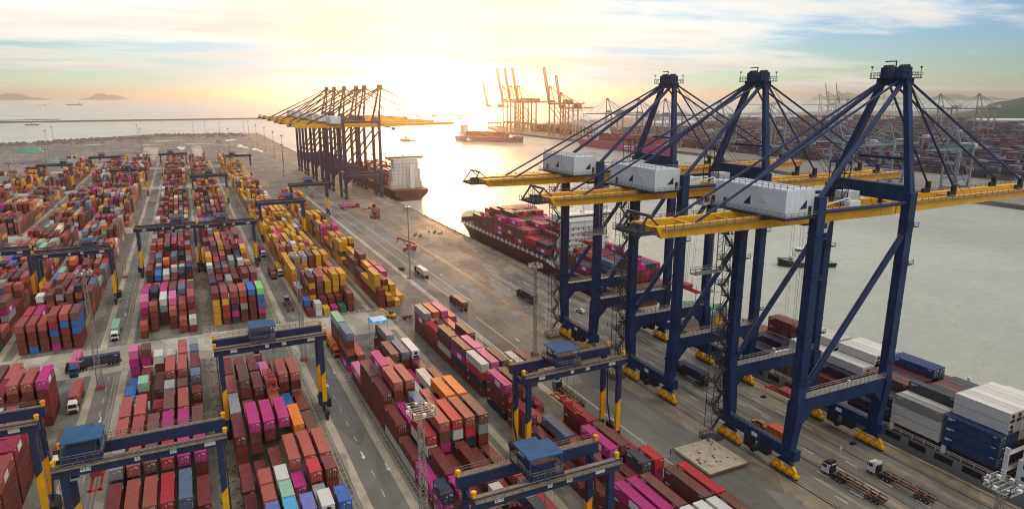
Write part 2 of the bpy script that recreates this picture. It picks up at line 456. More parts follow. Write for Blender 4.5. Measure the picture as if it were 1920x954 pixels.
# painted markings
w = MB(); cr = MB()
for x in (91.9, 98.4):
    w.sheet(x - 0.13, -60, x + 0.13, 235, 0.0155); w.sheet(x - 0.13, 262, x + 0.13, 560, 0.0155)
w.sheet(104.6, 255, 104.85, 900, 0.0185)
for x0, x1 in ((25.3, 26.4), (38.4, 39.5), (-27.4, -26.4)):
    for y0, y1 in ((-40, 234), (264, 484)):
        for x in (x0, x1): cr.sheet(x - 0.11, y0, x + 0.11, y1, 0.0155)
        y = y0
        while y < y1:
            cr.sheet(x0 + 0.13, y, x1 - 0.13, y + 0.22, 0.0155); y += 2.6
for x in (32.2, -29.0):
    for y in range(-40, 480, 9):
        if not 230 < y < 264: w.sheet(x - 0.07, y, x + 0.07, y + 3, 0.0155)
for x in (122.6, 127.4, 133.0, 137.3, 143.2):
    y = -60
    while y < 290:
        if rnd.random() < 0.8: w.sheet(x - 0.12, y, x + 0.12, y + 3.2, 0.0255)
        y += 9
for y in (232, 212, 176):
    x = 93.5
    while x < 113:
        cr.sheet(x, y, x + 1.5, y + 0.25, 0.0185); x += 2.4
def arrow(x, y, s=1, mb=w):
    mb.sheet(x - 0.14, y, x + 0.14, y + 2.6 * abs(s), 0.0158)
    e = y if s < 0 else y + 2.6
    mb.poly([(x - 0.55, e, 0.0158), (x + 0.55, e, 0.0158), (x, e + 1.5 * s, 0.0158)][::1 if s > 0 else -1])
for x, y, d in ((31.9, 150, -1), (36.0, 142, -1), (31.9, 196, -1), (36.0, 205, -1), (-28.5, 200, -1), (-36.0, 196, -1), (95, 150, 1), (95, 176, 1), (108, 300, 1), (102, 205, -1), (-28.5, 300, -1), (110, 380, 1)):
    arrow(x, y, d)
struct(w.build('white_road_marking', M['line_white'])); struct(cr.build('cream_lane_marking', M['line_cream']))

# rain water standing on the apron
def puddle(x, y, rx, ry, seed):
    q = random.Random(seed); b = MB(); n = 40; pts = []; ph = [q.random() * 6.28 for _ in range(4)]
    for i in range(n):
        t = 2 * math.pi * i / n; k = 0.7 + 0.22 * math.sin(2 * t + ph[0]) + 0.2 * math.sin(3 * t + ph[1]) + 0.13 * math.sin(7 * t + ph[2]) + 0.1 * q.random()
        pts.append((x + rx * k * math.cos(t), y + ry * k * math.sin(t), 0.021))
    b.poly(pts); return struct(b.build('puddle', M['puddle']))
for k, a in enumerate(((110.0, 279, 1.5, 4.2), (111.0, 271, 2.1, 5.4), (111.8, 262, 1.6, 4.4), (112.4, 253, 0.9, 4.6), (109.3, 265, 0.45, 2.0), (110.3, 258, 0.3, 1.4), (112.6, 248, 0.3, 2.0), (104.0, 315, 1.2, 2.4), (104.8, 309, 0.5, 1.6))): puddle(*a, k + 3)

# bare ground and older paving at the far end of the terminal
for k, (x0, y0, x1, y1, mt) in enumerate(((-640, 935, -130, 1260, 'far_paving'), (-330, 1010, 60, 1300, 'bare_soil'), (62, 1010, 98, 1600, 'bare_soil'), (-210, 1310, 60, 1500, 'bare_soil'), (-90, 1505, 60, 1690, 'bare_soil'),
        (-250, 1090, -200, 1290, 'far_paving'), (-150, 1030, -110, 1290, 'far_paving'), (-60, 1040, -38, 1290, 'aisle'), (10, 1040, 25, 1290, 'aisle'), (-620, 640, -140, 930, 'far_paving'), (-560, 300, -140, 620, 'far_paving'))):
    b = MB(); b.sheet(x0, y0, x1, y1, 0.024 + 0.005 * k); struct(b.build('far_yard_surface', M[mt]))
q_ = random.Random(77)
for k in range(46):
    x0 = q_.uniform(-520, 70); y0 = q_.uniform(905, 1560 if x0 > -100 else 1240); w_ = q_.choice((q_.uniform(6, 20), q_.uniform(30, 90))); d_ = q_.uniform(6, 46) if w_ < 22 else q_.uniform(4, 14)
    b = MB(); b.sheet(x0, y0, min(x0 + w_, 96), y0 + d_, 0.085 + 0.004 * k); struct(b.build('far_yard_patch', M[q_.choice(('aisle', 'runway', 'asphalt', 'stack_floor', 'bare_soil', 'dirty_lane'))]))
for k, (x, y, rx, ry) in enumerate(((20, 1330, 30, 14), (-30, 1450, 34, 16), (80, 1420, 12, 40), (88, 1240, 9, 50), (60, 1560, 24, 18), (104, 1150, 8, 50), (-5, 1240, 6, 60), (-140, 1400, 30, 12), (-60, 1340, 26, 9))):
    o = puddle(x, y, rx, ry, k + 30); o.location.z = 0.30

# distant land
def hill(name, x, y, L, W, H, seed, ang=0.0, n=46, m=14):
    q = random.Random(seed); b = MB(); ph = [q.random() * 6.28 for _ in range(8)]
    def hgt(u, v):
        e = max(0.0, 1 - abs(u) ** 2.2) ** 0.8 * max(0.0, 1 - abs(v) ** 2)
        k = 0.62 + 0.22 * math.sin(3.1 * u + ph[0]) + 0.13 * math.sin(7.3 * u + ph[1]) + 0.05 * math.sin(17 * u + ph[2] + 3 * v) + 0.03 * math.sin(37 * u + ph[3])
        return H * e * k
    ca, sa = math.cos(ang), math.sin(ang)
    for j in range(m + 1):
        for i in range(n + 1):
            u = -1 + 2 * i / n; v = -1 + 2 * j / m
            px, py = u * L / 2, v * W / 2
            b.v.append((x + px * ca - py * sa, y + px * sa + py * ca, SEA_Z - 2 + hgt(u, v) + (2 if abs(u) < 1 and abs(v) < 1 else -4)))
    for j in range(m):
        for i in range(n):
            a = j * (n + 1) + i; b.f.append((a, a + 1, a + n + 2, a + n + 1)); b.m.append(0)
    return struct(smooth(b.build(name, M['hill'])))
hill('island_hill', -1180, 14000, 760, 600, 120, 3)
hill('island_hill', -2600, 14150, 1250, 600, 112, 4)
hill('island_hill', 11160, 8430, 1750, 700, 130, 11, -0.93)
hill('island_hill', 12040, 7100, 1400, 700, 115, 12, -1.0)
hill('headland_hill', 2900, 1240, 1150, 700, 128, 21, -1.0)
bw = MB(); bw.box(-2600, 2716, SEA_Z - 2, 1150, 2730, SEA_Z + 4.5); tag(bw.build('breakwater', M['rock']), 'long low rock breakwater lying across the bay behind the yard', 'breakwater')

# the terminal across the basin
OPP = [(600, 60), (606, 480), (640, 640), (700, 780), (705, 1000), (690, 1180), (690, 1480), (760, 1720), (2100, 2500), (4600, 2300), (4600, 0), (2600, -300)]
o_ = MB(); o_.prism(OPP, -9, 0); struct(o_.build('opposite_terminal_ground', M['far_paving']))

# ------------------------------------------------------------------ containers
CC = {  # letter: (name, base colour)
    'm': ('maroon', (0.165, 0.031, 0.027)), 'n': ('brown', (0.150, 0.058, 0.045)), 'c': ('coral', (0.370, 0.088, 0.062)), 'r': ('red', (0.420, 0.030, 0.030)),
    'p': ('magenta', (0.430, 0.022, 0.170)), 'k': ('navy', (0.026, 0.032, 0.058)), 'b': ('blue', (0.030, 0.130, 0.380)), 's': ('slate', (0.115, 0.165, 0.230)),
    'w': ('white', (0.600, 0.590, 0.540)), 'g': ('grey', (0.270, 0.270, 0.265)), 'y': ('yellow', (0.600, 0.310, 0.030)), 'o': ('orange', (0.620, 0.170, 0.025)),
    't': ('mint', (0.240, 0.430, 0.300)), 'G': ('green', (0.040, 0.160, 0.075)), 'T': ('azure', (0.080, 0.400, 0.640)), 'v': ('violet', (0.120, 0.140, 0.380)),
    'B': ('cobalt', (0.020, 0.110, 0.420)), 'L': ('lime', (0.250, 0.620, 0.150)), 'D': ('charcoal', (0.045, 0.052, 0.060)), 'P': ('pink', (0.560, 0.140, 0.280)), 'd': ('crimson', (0.30, 0.022, 0.040)), 'N': ('indigo', (0.012, 0.036, 0.105)),
}
CW, CH, L40, L20 = 2.44, 2.59, 12.19, 6.06


def container_mb(L, mi=0, H=CH):
    """steel box: corner posts and rails stand proud of the recessed side, end and roof panels; door end with rods towards -Y"""
    b = MB(); W = CW; p = 0.16; d = 0.055
    b.box(d, d, 0.16, W - d, L - d, H - 0.05, mi)                        # panels
    for x in (0, W - p):
        for y in (0, L - p): b.box(x, y, 0, x + p, y + p, H, mi)
        b.box(x, p, 0.13, x + p, L - p, 0.26, mi); b.box(x, p, H - 0.12, x + p, L - p, H, mi)
    for y in (0, L - p):
        b.box(p, y, 0.13, W - p, y + p, 0.26, mi); b.box(p, y, H - 0.12, W - p, y + p, H, mi)
    return b


def ribs(b, L, H=CH, mi=0, step=0.8):
    """vertical corrugation of the sides and cross ribs of the roof"""
    n = int((L - 0.6) / step)
    for i in range(n):
        y = 0.4 + i * step
        for x0, x1 in ((0.018, 0.055), (CW - 0.055, CW - 0.018)):
            b.box(x0, y, 0.17, x1, y + step * 0.45, H - 0.12, mi)
        b.box(0.16, y, H - 0.05, CW - 0.16, y + step * 0.45, H - 0.02, mi)
    return b


SHELL = {}
for L in (L40, L20):
    _b = ribs(container_mb(L), L)
    for sx in (-0.012, CW - 0.004):      # painted codes and owner's marks
        _b.box(sx, L - 2.3, CH - 0.55, sx + 0.016, L - 0.6, CH - 0.34, 1); _b.box(sx, L - 1.5, CH - 0.85, sx + 0.016, L - 0.6, CH - 0.68, 1)
        _b.box(sx, 0.6, CH - 0.5, sx + 0.016, 1.5, CH - 0.32, 1)
    _b.box(CW - 1.05, -0.062, CH - 0.52, CW - 0.32, -0.054, CH - 0.36, 1)
    SHELL[L] = _b.mesh('container', [M['box_object'], M['white']])
def door_mesh(side):
    b = MB(); x0 = 0.19 if side == 0 else CW / 2 + 0.02; x1 = CW / 2 - 0.02 if side == 0 else CW - 0.19
    b.box(x0, 0.0, 0.2, x1, 0.05, CH - 0.15, 0)
    for k in (0.28, 0.72):
        x = x0 + (x1 - x0) * k; b.box(x - 0.03, -0.05, 0.12, x + 0.03, 0.0, CH - 0.06, 1)
    b.box(x0 + 0.15, -0.06, 1.0, x1 - 0.15, -0.012, 1.09, 1)
    b.box(x0 + 0.62, -0.022, 1.7, x0 + 0.9, -0.002, 1.95, 2)
    return b.mesh('door', [M['box_object'], M['galv'], M['white']])
DOORS = [door_mesh(0), door_mesh(1)]
DOORB = []
for side in (0, 1):
    b = MB(); x0 = 0.19 if side == 0 else CW / 2 + 0.02; x1 = CW / 2 - 0.02 if side == 0 else CW - 0.19
    b.box(x0, 0.0, 0.2, x1, 0.05, CH - 0.15, 0); DOORB.append(b)
lg = MB(); lg.box(-0.03, 3.2, 0.55, -0.006, 6.6, 2.1); LOGO_L = lg.mesh('logo_panel', [M['white']])
lg = MB(); lg.box(CW + 0.006, 3.2, 0.55, CW + 0.03, 6.6, 2.1); LOGO_R = lg.mesh('logo_panel', [M['white']])
fan = MB()
for cxx in (CW / 2,):
    n = 14
    fan.tube((cxx, -0.09, 1.75), (cxx, -0.01, 1.75), 0.5, 14)
    fan.box(0.35, -0.05, 0.25, CW - 0.35, -0.01, 0.95)
FAN = fan.mesh('reefer_unit', [M['dark']])

REG = []      # every container in the scene


def reg(x, y, z, L, ch, where, row, bay, tier, top, exposed=None, reefer=False, rowword='row', H=CH):
    REG.append(dict(x=x, y=y, z=z, L=L, c=ch, where=where, row=row, bay=bay, tier=tier, top=top, reefer=reefer, rw=rowword, key=None))
    return REG[-1]


PAL = {
    'near': 'mmmmmmmmnnnccccrrddpkksgwwbto', 'mid': 'mmmmmnnccccyyprddkksgwbt', 'yel': 'mmmnnccyyyyyyyyyyyyypowgs', 'far': 'mmmmmmnnnnncccyyypkkgswdd', 'ship': 'mmmmmmmnnccdpkk'}
BLOCKS = {}


def block(name, x0, where, bays, pal='near', pitch=3.25):
    """bays: (y0, length, [one string of colour letters per row, bottom to top])"""
    for bi, (y0, L, rows) in enumerate(bays):
        hs = [len(r) for r in rows]
        for ri, st in enumerate(rows):
            for ti, ch in enumerate(st):
                if ch == '.': ch = rnd.choice(PAL[pal])
                x = x0 + ri * pitch + rnd.uniform(-0.07, 0.07)
                e = reg(x, y0 + rnd.uniform(-0.12, 0.12), ti * CH + 0.02, L, ch, where, ri + 1, bi + 1, ti + 1, ti == len(st) - 1)
                e['lh'] = hs[ri - 1] if ri > 0 else 0
                e['rh'] = hs[ri + 1] if ri + 1 < len(hs) else 0
                e['fh'] = None
                e['blk'] = (name, bi, ri, ti)
    BLOCKS[name] = bays


def auto_bays(y0, y1, rows, pal, hmin, hmax, pitch=12.75, mix20=0.25, skip=0.06):
    out = []; y = y0
    while y + 12.3 < y1:
        base = rnd.randint(hmin, hmax)
        if rnd.random() < skip: base = rnd.randint(0, 1)
        def rowset():
            r_ = []; bc = rnd.choice(PAL[pal])
            for _ in range(rows):
                h = max(0, min(5, base + rnd.choice((-2, -1, -1, 0, 0, 0, 0, 0, 1))))
                if base == 0: h = 0
                c = bc if rnd.random() < 0.45 else rnd.choice(PAL[pal]); r_.append(''.join(c if rnd.random() < 0.5 else rnd.choice(PAL[pal]) for _ in range(h)))
            return r_
        if rnd.random() < mix20:
            out.append((y, L20, rowset())); out.append((y + 6.3, L20, rowset()))
        else: out.append((y, L40, rowset()))
        y += pitch
    return out


# --- near blocks, written down from the photograph (front to back, rows left to right)
block('E', 71.4, 'near quayside', [
    (75.0, L40, ['mmm', 'mmm', 'mmmw', 'mmmw', 'mmmw', 'mmmn']),
    (87.7, L40, ['mmmp', 'mmmp', 'mmmn', 'm', 'mmmn', 'mmmr']),
    (103.0, L20, ['mm', 'mmm', 'mmm', 'mmpD', 'mppr', 'm']),
    (111.0, L40, ['m', 'mmc', 'mmmp', 'mmmn', 'mmd', '']),
    (124.2, L40, ['mm', 'mms', 'mc', 'mmmd', '', '']),
    (137.2, L40, ['mmd', 'md', 'd', '', '', '']),
    (151.2, L40, ['kmmp', 'mmmn', 'kk', 'd', '', '']),
    (167.2, L40, ['mkrw', 'mmmP', 'mmmn', 'mmt', 'mmw', 'mmn']),
    (180.2, L40, ['mkpn', 'mmmP', 'mmP', 'mm', 'm', '']),
    (193.2, L40, ['mwmn', 'mmm', 'mrpn', 'mc', '', '']),
    (206.0, L40, ['mmr', 'mmn', 'mmc', 'mm', '', '']),
    (218.8, L40, ['mmpg', 'mmmc', 'mmmP', 'mmc', '', '']),
], 'near')
block('D', 40.1, 'near middle-right', [
    (82.0, L40, ['mm', 'mmg', 'mmm', 'mmmc', 'mmk', 'mmmm']),
    (95.0, L40, ['mm', 'mmg', 'mmm', 'mm', 'mmmD', 'mmd']),
    (108.0, L20, ['m', 'wmc', 'mm', 'mmw', 'mm', 'mmm']),
    (114.6, L20, ['gpk', 'mmp', 'mm', 'mmm', 'mm', 'mmc']),
    (121.2, L40, ['mp', 'mmm', 'mm', 'mmm', 'mm', 'mm']),
    (134.0, L40, ['wm', 'mkwr', 'pkpnc', 'mmmwr', 'mgkrc', 'mmmgn']),
    (147.0, L40, ['wmm', 'mwp', 'mmms', 'mmmc', 'mmmmo', 'mmmmo']),
    (160.3, L40, ['mmmm', 'mmmmc', 'mmmmc', 'mmw', 'mmmw', 'mmmn']),
    (173.3, L40, ['mmmn', 'mmmmp', 'mmmc', 'mmn', 'mp', 'mmn']),
    (186.3, L40, ['mP', 'mc', 'mmm', 'mmmn', 'mmms', 'mmpw']),
    (203.0, L40, ['pkcns', 'mc', '', '', 'mmmg', '']),
    (216.2, L40, ['mmmmt', '', '', '', '', '']),
], 'near')
block('C', 3.6, 'near centre', [
    (117.4, L20, ['mm', 'mmmv', 'mmmT', 'mmmv', 'mmmw', 'mmmB']),
    (123.9, L20, ['mm', 'mmmc', 'mmmt', 'mm', 'mmg', 'mm']),
    (130.4, L20, ['mm', 'mmmc', 'mmmw', 'mpp', 'mkpr', 'mmmm']),
    (137.6, L40, ['mm', 'mm', 'mmm', 'mpmc', 'mpmc', 'mgmc']),
    (153.0, L40, ['mmmm', 'ppmnp', 'pppmp', 'mmkpp', 'mmmo', 'mmn']),
    (166.2, L40, ['mmmg', 'mmc', 'mn', 'mmmc', 'mmb', 'mgm']),
    (179.3, L40, ['mmmc', 'mmmmn', 'mmmm', 'mmmc', 'mmmmc', 'mmgmc']),
    (192.4, L40, ['mmmm', 'mmmm', 'mmmm', 'mmP', 'mmn', 'mmm']),
    (205.6, L20, ['mm', 'mmc', 'm', 'mb', 'mm', '']),
    (219.0, L20, ['mc', '', '', 'mc', '', '']),
], 'near')
block('B', -21.3, 'near left-centre', [
    (123.0, L40, ['mm', 'mmc', 'mm', 'mm', 'mmk', 'mm']),
    (136.4, L40, ['mmm', 'mmc', 'mmc', 'mmr', 'mks', 'mm']),
    (149.5, L40, ['mmkg', 'mmmc', 'mkmn', 'mmmr', 'mmpp', 'mmmp']),
    (162.6, L40, ['mmmc', 'mmmc', 'mmmn', 'mmmp', 'mmmp', 'mmmn']),
    (176.0, L40, ['mmmc', 'mmmc', 'r', 'mmmn', 'mmmc', 'mm']),
    (189.3, L20, ['mt', 'mt', 'mr', 'mmmg', 'mmmn', 'mmm']),
    (195.8, L20, ['mmb', 'mmmt', 'm', 'mmm', 'mmm', 'mmks']),
    (202.4, L40, ['mb', 'mmm', 'mn', 'mmmc', 'mmmc', 'mmkm']),
    (216.0, L20, ['prppP', 'mmppn', 'mmmw', 'mc', 'mmmc', 'mpks']),
    (222.6, L20, ['mppp', 'mmc', 'mm', 'mmw', 'mmmc', 'mmkg']),
], 'near')
block('A', -58.2, 'near left', [
    (136.0, L40, ['mmmm', 'mmmm', 'mmmm', 'mmmm', 'mmmm', 'mmmm']),
    (149.3, L40, ['mmmm', 'mmmmm', 'mmmmm', 'mmmpm', 'mmmmc', 'mmmmc']),
    (162.6, L40, ['mmmm', 'mmmm', 'mmmc', 'mmmm', 'mmmp', 'mmmmd']),
    (175.9, L40, ['mmmm', 'mmmm', 'mmmc', 'mmmP', 'mmmc', 'mmr']),
    (189.2, L40, ['mmmm', 'mmmc', 'mmw', 'mmc', 'mm', '']),
    (202.5, L40, ['mmmc', 'mmmc', 'mmmd', 'mmkmc', 'mmmmc', 'mmdmp']),
    (215.8, L40, ['mmc', 'mmmn', 'mmmc', 'mmm', 'mmw', '']),
], 'near')
block('Z', -83.5, 'near far-left', auto_bays(175, 235, 6, 'near', 3, 4), 'near')
# --- behind the cross aisle
block('A2', -58.2, 'middle left', [(266.0, L40, ['mmmc', 'bmmc', 'mmmc', 'pnbdc', 'mmdbc', 'mmbbn'])] + auto_bays(279, 484, 6, 'near', 3, 4), 'near')
block('Z2', -83.5, 'middle far-left', [(266.0, L40, ['mmm', 'mmm', 'mmmm', 'Gmpp', 'GGmPw', 'GmGmc'])] + auto_bays(279, 484, 6, 'mid', 4, 5), 'near')
block('B2', -21.3, 'middle left-centre', [
    (266.2, L20, ['mc', '', '', '', 'mc', 'mw']), (272.7, L20, ['mm', 'mmmc', '', 'mmc', 'mm', 'mn']),
    (279.2, L40, ['mmpP', 'mmm', 'mmtw', 'mmmP', 'mmc', 'mmmc']),
    (292.0, L40, ['mmpp', 'mmmk', 'mmpp', 'mmkm', 'mmms', 'mmkm'])] + auto_bays(304.8, 484, 6, 'near', 3, 4), 'near')
block('C2', 3.6, 'middle centre', [
    (269.5, L40, ['yyyym', 'mrryc', 'kpkmc', 'mmgrc', 'mmmmb', 'mpvbL'])] + auto_bays(284, 484, 6, 'mid', 3, 5), 'near')
block('D2', 37.6, 'middle middle-right', [
    (264.5, L20, ['m', 'ww', 'y', 'p', 'G', 'mmm']), (271.0, L20, ['mb', 'm', 'mm', 'mm', 'mm', 'mmm']),
    (277.5, L40, ['mm', 'yymyn', 'mmnnc', 'nmyy', 'yyyyy', 'yyyyy']),
    (290.5, L40, ['mw', 'mmmn', 'mmmt', 'mmmc', 'mmmc', 'mmmo'])] + auto_bays(304, 484, 6, 'yel', 4, 5), 'yel')
block('E2', 66.5, 'middle quayside', [
    (263.0, L20, ['mmm', 'my', 'y', ''], ), (269.5, L40, ['nmyyy', 'mmym', 'yyy', 'y']), (283.0, L40, ['mmy', 'mmmp', 'yyyp', ''])] + auto_bays(296, 480, 3, 'yel', 4, 5), 'yel')
# --- farther blocks
for nm, x0, nr, ranges in (('F', -118.5, 6, ((300, 484), (512, 708), (734, 900), (928, 970))), ('Z', -83.5, 6, ((512, 708), (734, 900), (928, 990))), ('A', -58.2, 6, ((512, 708), (734, 900), (928, 985))), ('B', -21.3, 6, ((512, 708), (734, 900), (928, 1010))), ('C', 3.6, 6, ((512, 708), (734, 900), (928, 1000))), ('D', 37.6, 6, ((512, 708), (734, 900), (928, 980))), ('E', 66.5, 4, ((500, 600),)), ('G', -152, 6, ((480, 708), (734, 880)))):
    for k, (a, b_) in enumerate(ranges):
        block(nm + 'far%d' % k, x0, 'far', auto_bays(a, b_, nr, 'yel' if nm in 'DE' else 'far', 2, 5), 'far')

# ------------------------------------------------------------------ ship-to-shore cranes
def bogie_meshes():
    f = MB(); wh = MB()
    f.box(-0.55, -0.95, 0.55, 0.55, 0.95, 1.25); f.quadbox([(-0.45, -0.5, 1.25), (0.45, -0.5, 1.25), (0.45, 0.5, 1.25), (-0.45, 0.5, 1.25), (-0.35, -0.2, 2.1), (0.35, -0.2, 2.1), (0.35, 0.2, 2.1), (-0.35, 0.2, 2.1)])
    f.box(-0.85, -0.8, 0.7, -0.56, -0.1, 1.35); f.tube((-0.7, 0.45, 1.3), (-0.7, 0.45, 1.85), 0.24, 8)
    for y in (-0.58, 0.58): wh.tube((-0.3, y, 0.42), (0.3, y, 0.42), 0.40, 12)
    return f.mesh('bogie', [M['crane_yellow']]), wh.mesh('wheel', [M['dark']])
BOGIE, BWHEEL = bogie_meshes()
HEADWAY = 58.4    # underside of the girder


def sts(loc, label, group, col='navy', gcol='crane_yellow', hcol='house_white', fine=True, raised=False, reel=False, trolley_x=9.0, spreader_z=22.0, scale=1.0, rotz=0.0, front=100.0):
    """origin: on the landside rail, middle of the crane; +x towards the water"""
    T = empty('ship_to_shore_crane', loc, rotz); T.scale = (scale,) * 3
    tag(T, label, 'crane', group)
    N = M[col]; Y = M[gcol]; H0 = HEADWAY; GX = 30.0; LY = 10.6
    # four legs, wider below the portal
    for x in (0, GX):
        for y in (-LY, LY):
            b = MB(); b.post(x, y, 19.0, 66.0 if x == 0 else 65.0, 2.3, 2.1)
            b.quadbox([(x - 1.0, y * 0.90 - 1.3, 7.2), (x + 1.0, y * 0.90 - 1.3, 7.2), (x + 1.0, y * 0.90 + 1.3, 7.2), (x - 1.0, y * 0.90 + 1.3, 7.2),
                       (x - 1.25, y - 1.55, 18.999), (x + 1.25, y - 1.55, 18.999), (x + 1.25, y + 1.55, 18.999), (x - 1.25, y + 1.55, 18.999)])
            for z in (28.0, 38.0, 48.0, 58.0): b.post(x, y, z, z + 0.22, 2.5, 2.3)
            lg_ = b.build('leg', N, T)
            if fine:
                for z in (24.0, 48.0, 57.0):
                    c = MB(); c.box(x - 1.9, y - 1.9, z, x + 1.9, y - 1.06, z + 0.16); c.rail([(x - 1.85, y - 1.85, z + 0.16), (x + 1.85, y - 1.85, z + 0.16)], 1.0, 1.8); c.build('leg_platform', N, lg_)
    # sill beams on the rails, portal beams over the roadway
    for x in (0, GX):
        b = MB(); b.box(x - 0.95, -12.2, 4.6, x + 0.95, 12.2, 7.2)
        sb = b.build('sill_beam', N, T)
        if fine:
            c = MB(); c.box(x - 0.99, -0.9, 5.4, x - 0.955, 0.9, 6.4); c.build('number_plate', M['white'], sb)
            c = MB(); c.rail([(x - 0.9, -9.6, 7.2), (x - 0.9, 9.6, 7.2)], 1.0, 1.6); c.build('railing', M['galv'], sb)
            c = MB(); c.box(x - 0.9, -4.2, 2.2, x + 0.9, -1.2, 4.55); c.box(x - 0.8, 1.0, 1.6, x + 0.8, 3.4, 4.55); c.tube((x - 1.1, 0.2, 2.0), (x + 1.1, 0.2, 2.0), 0.9, 12)
            c.build('drive_unit', M['dark'], sb)
    for y in (-LY, LY):
        b = MB(); b.box(1.26, y - 0.95, 16.4, GX - 1.26, y + 0.95, 19.8)
        pb = b.build('portal_beam', N, T)
        b = MB(); b.quadbox([(1.26, y - 0.8, 13.2), (1.4, y - 0.8, 13.2), (1.4, y + 0.8, 13.2), (1.26, y + 0.8, 13.2), (1.26, y - 0.8, 16.39), (4.4, y - 0.8, 16.39), (4.4, y + 0.8, 16.39), (1.26, y + 0.8, 16.39)]); b.build('gusset', N, pb)
        b = MB(); b.quadbox([(GX - 1.4, y - 0.8, 13.2), (GX - 1.26, y - 0.8, 13.2), (GX - 1.26, y + 0.8, 13.2), (GX - 1.4, y + 0.8, 13.2), (GX - 4.4, y - 0.8, 16.39), (GX - 1.26, y - 0.8, 16.39), (GX - 1.26, y + 0.8, 16.39), (GX - 4.4, y + 0.8, 16.39)]); b.build('gusset', N, pb)
        if fine:
            c = MB(); c.box(1.4, y - 1.1, 19.805, GX - 1.4, y + 1.1, 19.93); c.build('walkway', M['galv'], pb)
            c = MB(); c.rail([(1.4, y - 1.05, 19.93), (GX - 1.4, y - 1.05, 19.93)], 1.1, 1.5); c.rail([(1.4, y + 1.05, 19.93), (GX - 1.4, y + 1.05, 19.93)], 1.1, 1.5)
            c.build('railing', M['galv'], pb)
        b = MB(); b.tube((0.9, y, 20.6), (GX - 0.9, y, 55.0), 0.72, 10); b.build('diagonal_brace', N, T)
        b = MB(); b.tube((1.1, y, 62.6), (GX - 1.1, y, 62.6), 0.48, 8); b.build('top_tie', N, T)
    b = MB(); b.box(GX - 1.0, -LY + 1.06, 62.7, GX + 1.0, LY - 1.06, 66.4); cb = b.build('cross_beam', N, T)
    b = MB(); b.box(-0.8, -LY + 1.06, 63.4, 0.8, LY - 1.06, 65.8); b.build('cross_beam', N, T)
    for x in (0, GX):
        for y in (-3.4, 3.4):
            b = MB(); b.box(x - 0.45, y - 0.3, H0 + 3.01, x + 0.45, y + 0.3, 62.69 if x else 63.39); b.build('hanger', N, T)
    # girder with its fixed rear part, and the boom
    for y in (-3.4, 3.4):
        b = MB()
        b.quadbox([(-36.0, y - 0.7, H0 + 0.6), (GX + 5, y - 0.7, H0), (GX + 5, y + 0.7, H0), (-36.0, y + 0.7, H0 + 0.6), (-37.5, y - 0.7, H0 + 3.0), (GX + 5, y - 0.7, H0 + 3.0), (GX + 5, y + 0.7, H0 + 3.0), (-37.5, y + 0.7, H0 + 3.0)])
        gd = b.build('girder', Y, T)
        if fine:
            s_ = -1 if y < 0 else 1
            c = MB(); c.box(-36, y + s_ * 0.75, H0 + 2.35, GX + 4, y + s_ * 1.75, H0 + 2.5)
            c.rail([(-36, y + s_ * 1.7, H0 + 2.5), (GX + 4, y + s_ * 1.7, H0 + 2.5)], 1.1, 2.2); c.build('walkway', M['walkway'], gd)
    for x in (-36.5, -27, -16):
        c = MB(); c.box(x, -2.69, H0 + 1.0, x + 0.8, 2.69, H0 + 2.6); c.build('girder_tie', Y, T)
    hinge = Vector((GX + 5.6, 0, H0 + 1.5))
    def bp(d, y, z):
        if raised:
            a = R(79); return (hinge.x + d * math.cos(a) - (z - 1.5) * math.sin(a), y, hinge.z + d * math.sin(a) + (z - 1.5) * math.cos(a))
        return (hinge.x + d, y, H0 + z)
    for y in (-3.4, 3.4):
        b = MB(); L = front - 36
        b.quadbox([bp(0, y - 0.65, 0.1), bp(L, y - 0.65, 1.0), bp(L, y + 0.65, 1.0), bp(0, y + 0.65, 0.1), bp(0, y - 0.65, 3.0), bp(L, y - 0.65, 3.0), bp(L, y + 0.65, 3.0), bp(0, y + 0.65, 3.0)])
        bo = b.build('boom', Y, T)
        if fine:
            s_ = -1 if y < 0 else 1
            c = MB(); c.box(GX + 6.2, y + s_ * 0.7, H0 + 2.35, front, y + s_ * 1.65, H0 + 2.5)
            c.rail([(GX + 6.2, y + s_ * 1.6, H0 + 2.5), (front, y + s_ * 1.6, H0 + 2.5)], 1.1, 2.4); c.build('walkway', M['walkway'], bo)
            c = MB()
            for x in (58.0, 88.0):
                c = MB(); c.box(x, y - 0.5, H0 + 3.01, x + 1.0, y + 0.5, H0 + 6.0); c.box(x - 1.5, y - 0.4, H0 + 3.01, x + 0.1, y + 0.4, H0 + 4.2); c.build('stay_bracket', M['dark'], bo)
    for d in (2, 14, 26, front - 38):
        c = MB(); c.quadbox([bp(d, -2.74, 1.2), bp(d + 0.8, -2.74, 1.2), bp(d + 0.8, 2.74, 1.2), bp(d, 2.74, 1.2), bp(d, -2.74, 2.6), bp(d + 0.8, -2.74, 2.6), bp(d + 0.8, 2.74, 2.6), bp(d, 2.74, 2.6)]); c.build('boom_tie', Y, T)
    # apex frame
    AZ = 90.0; AX = GX + 4.6
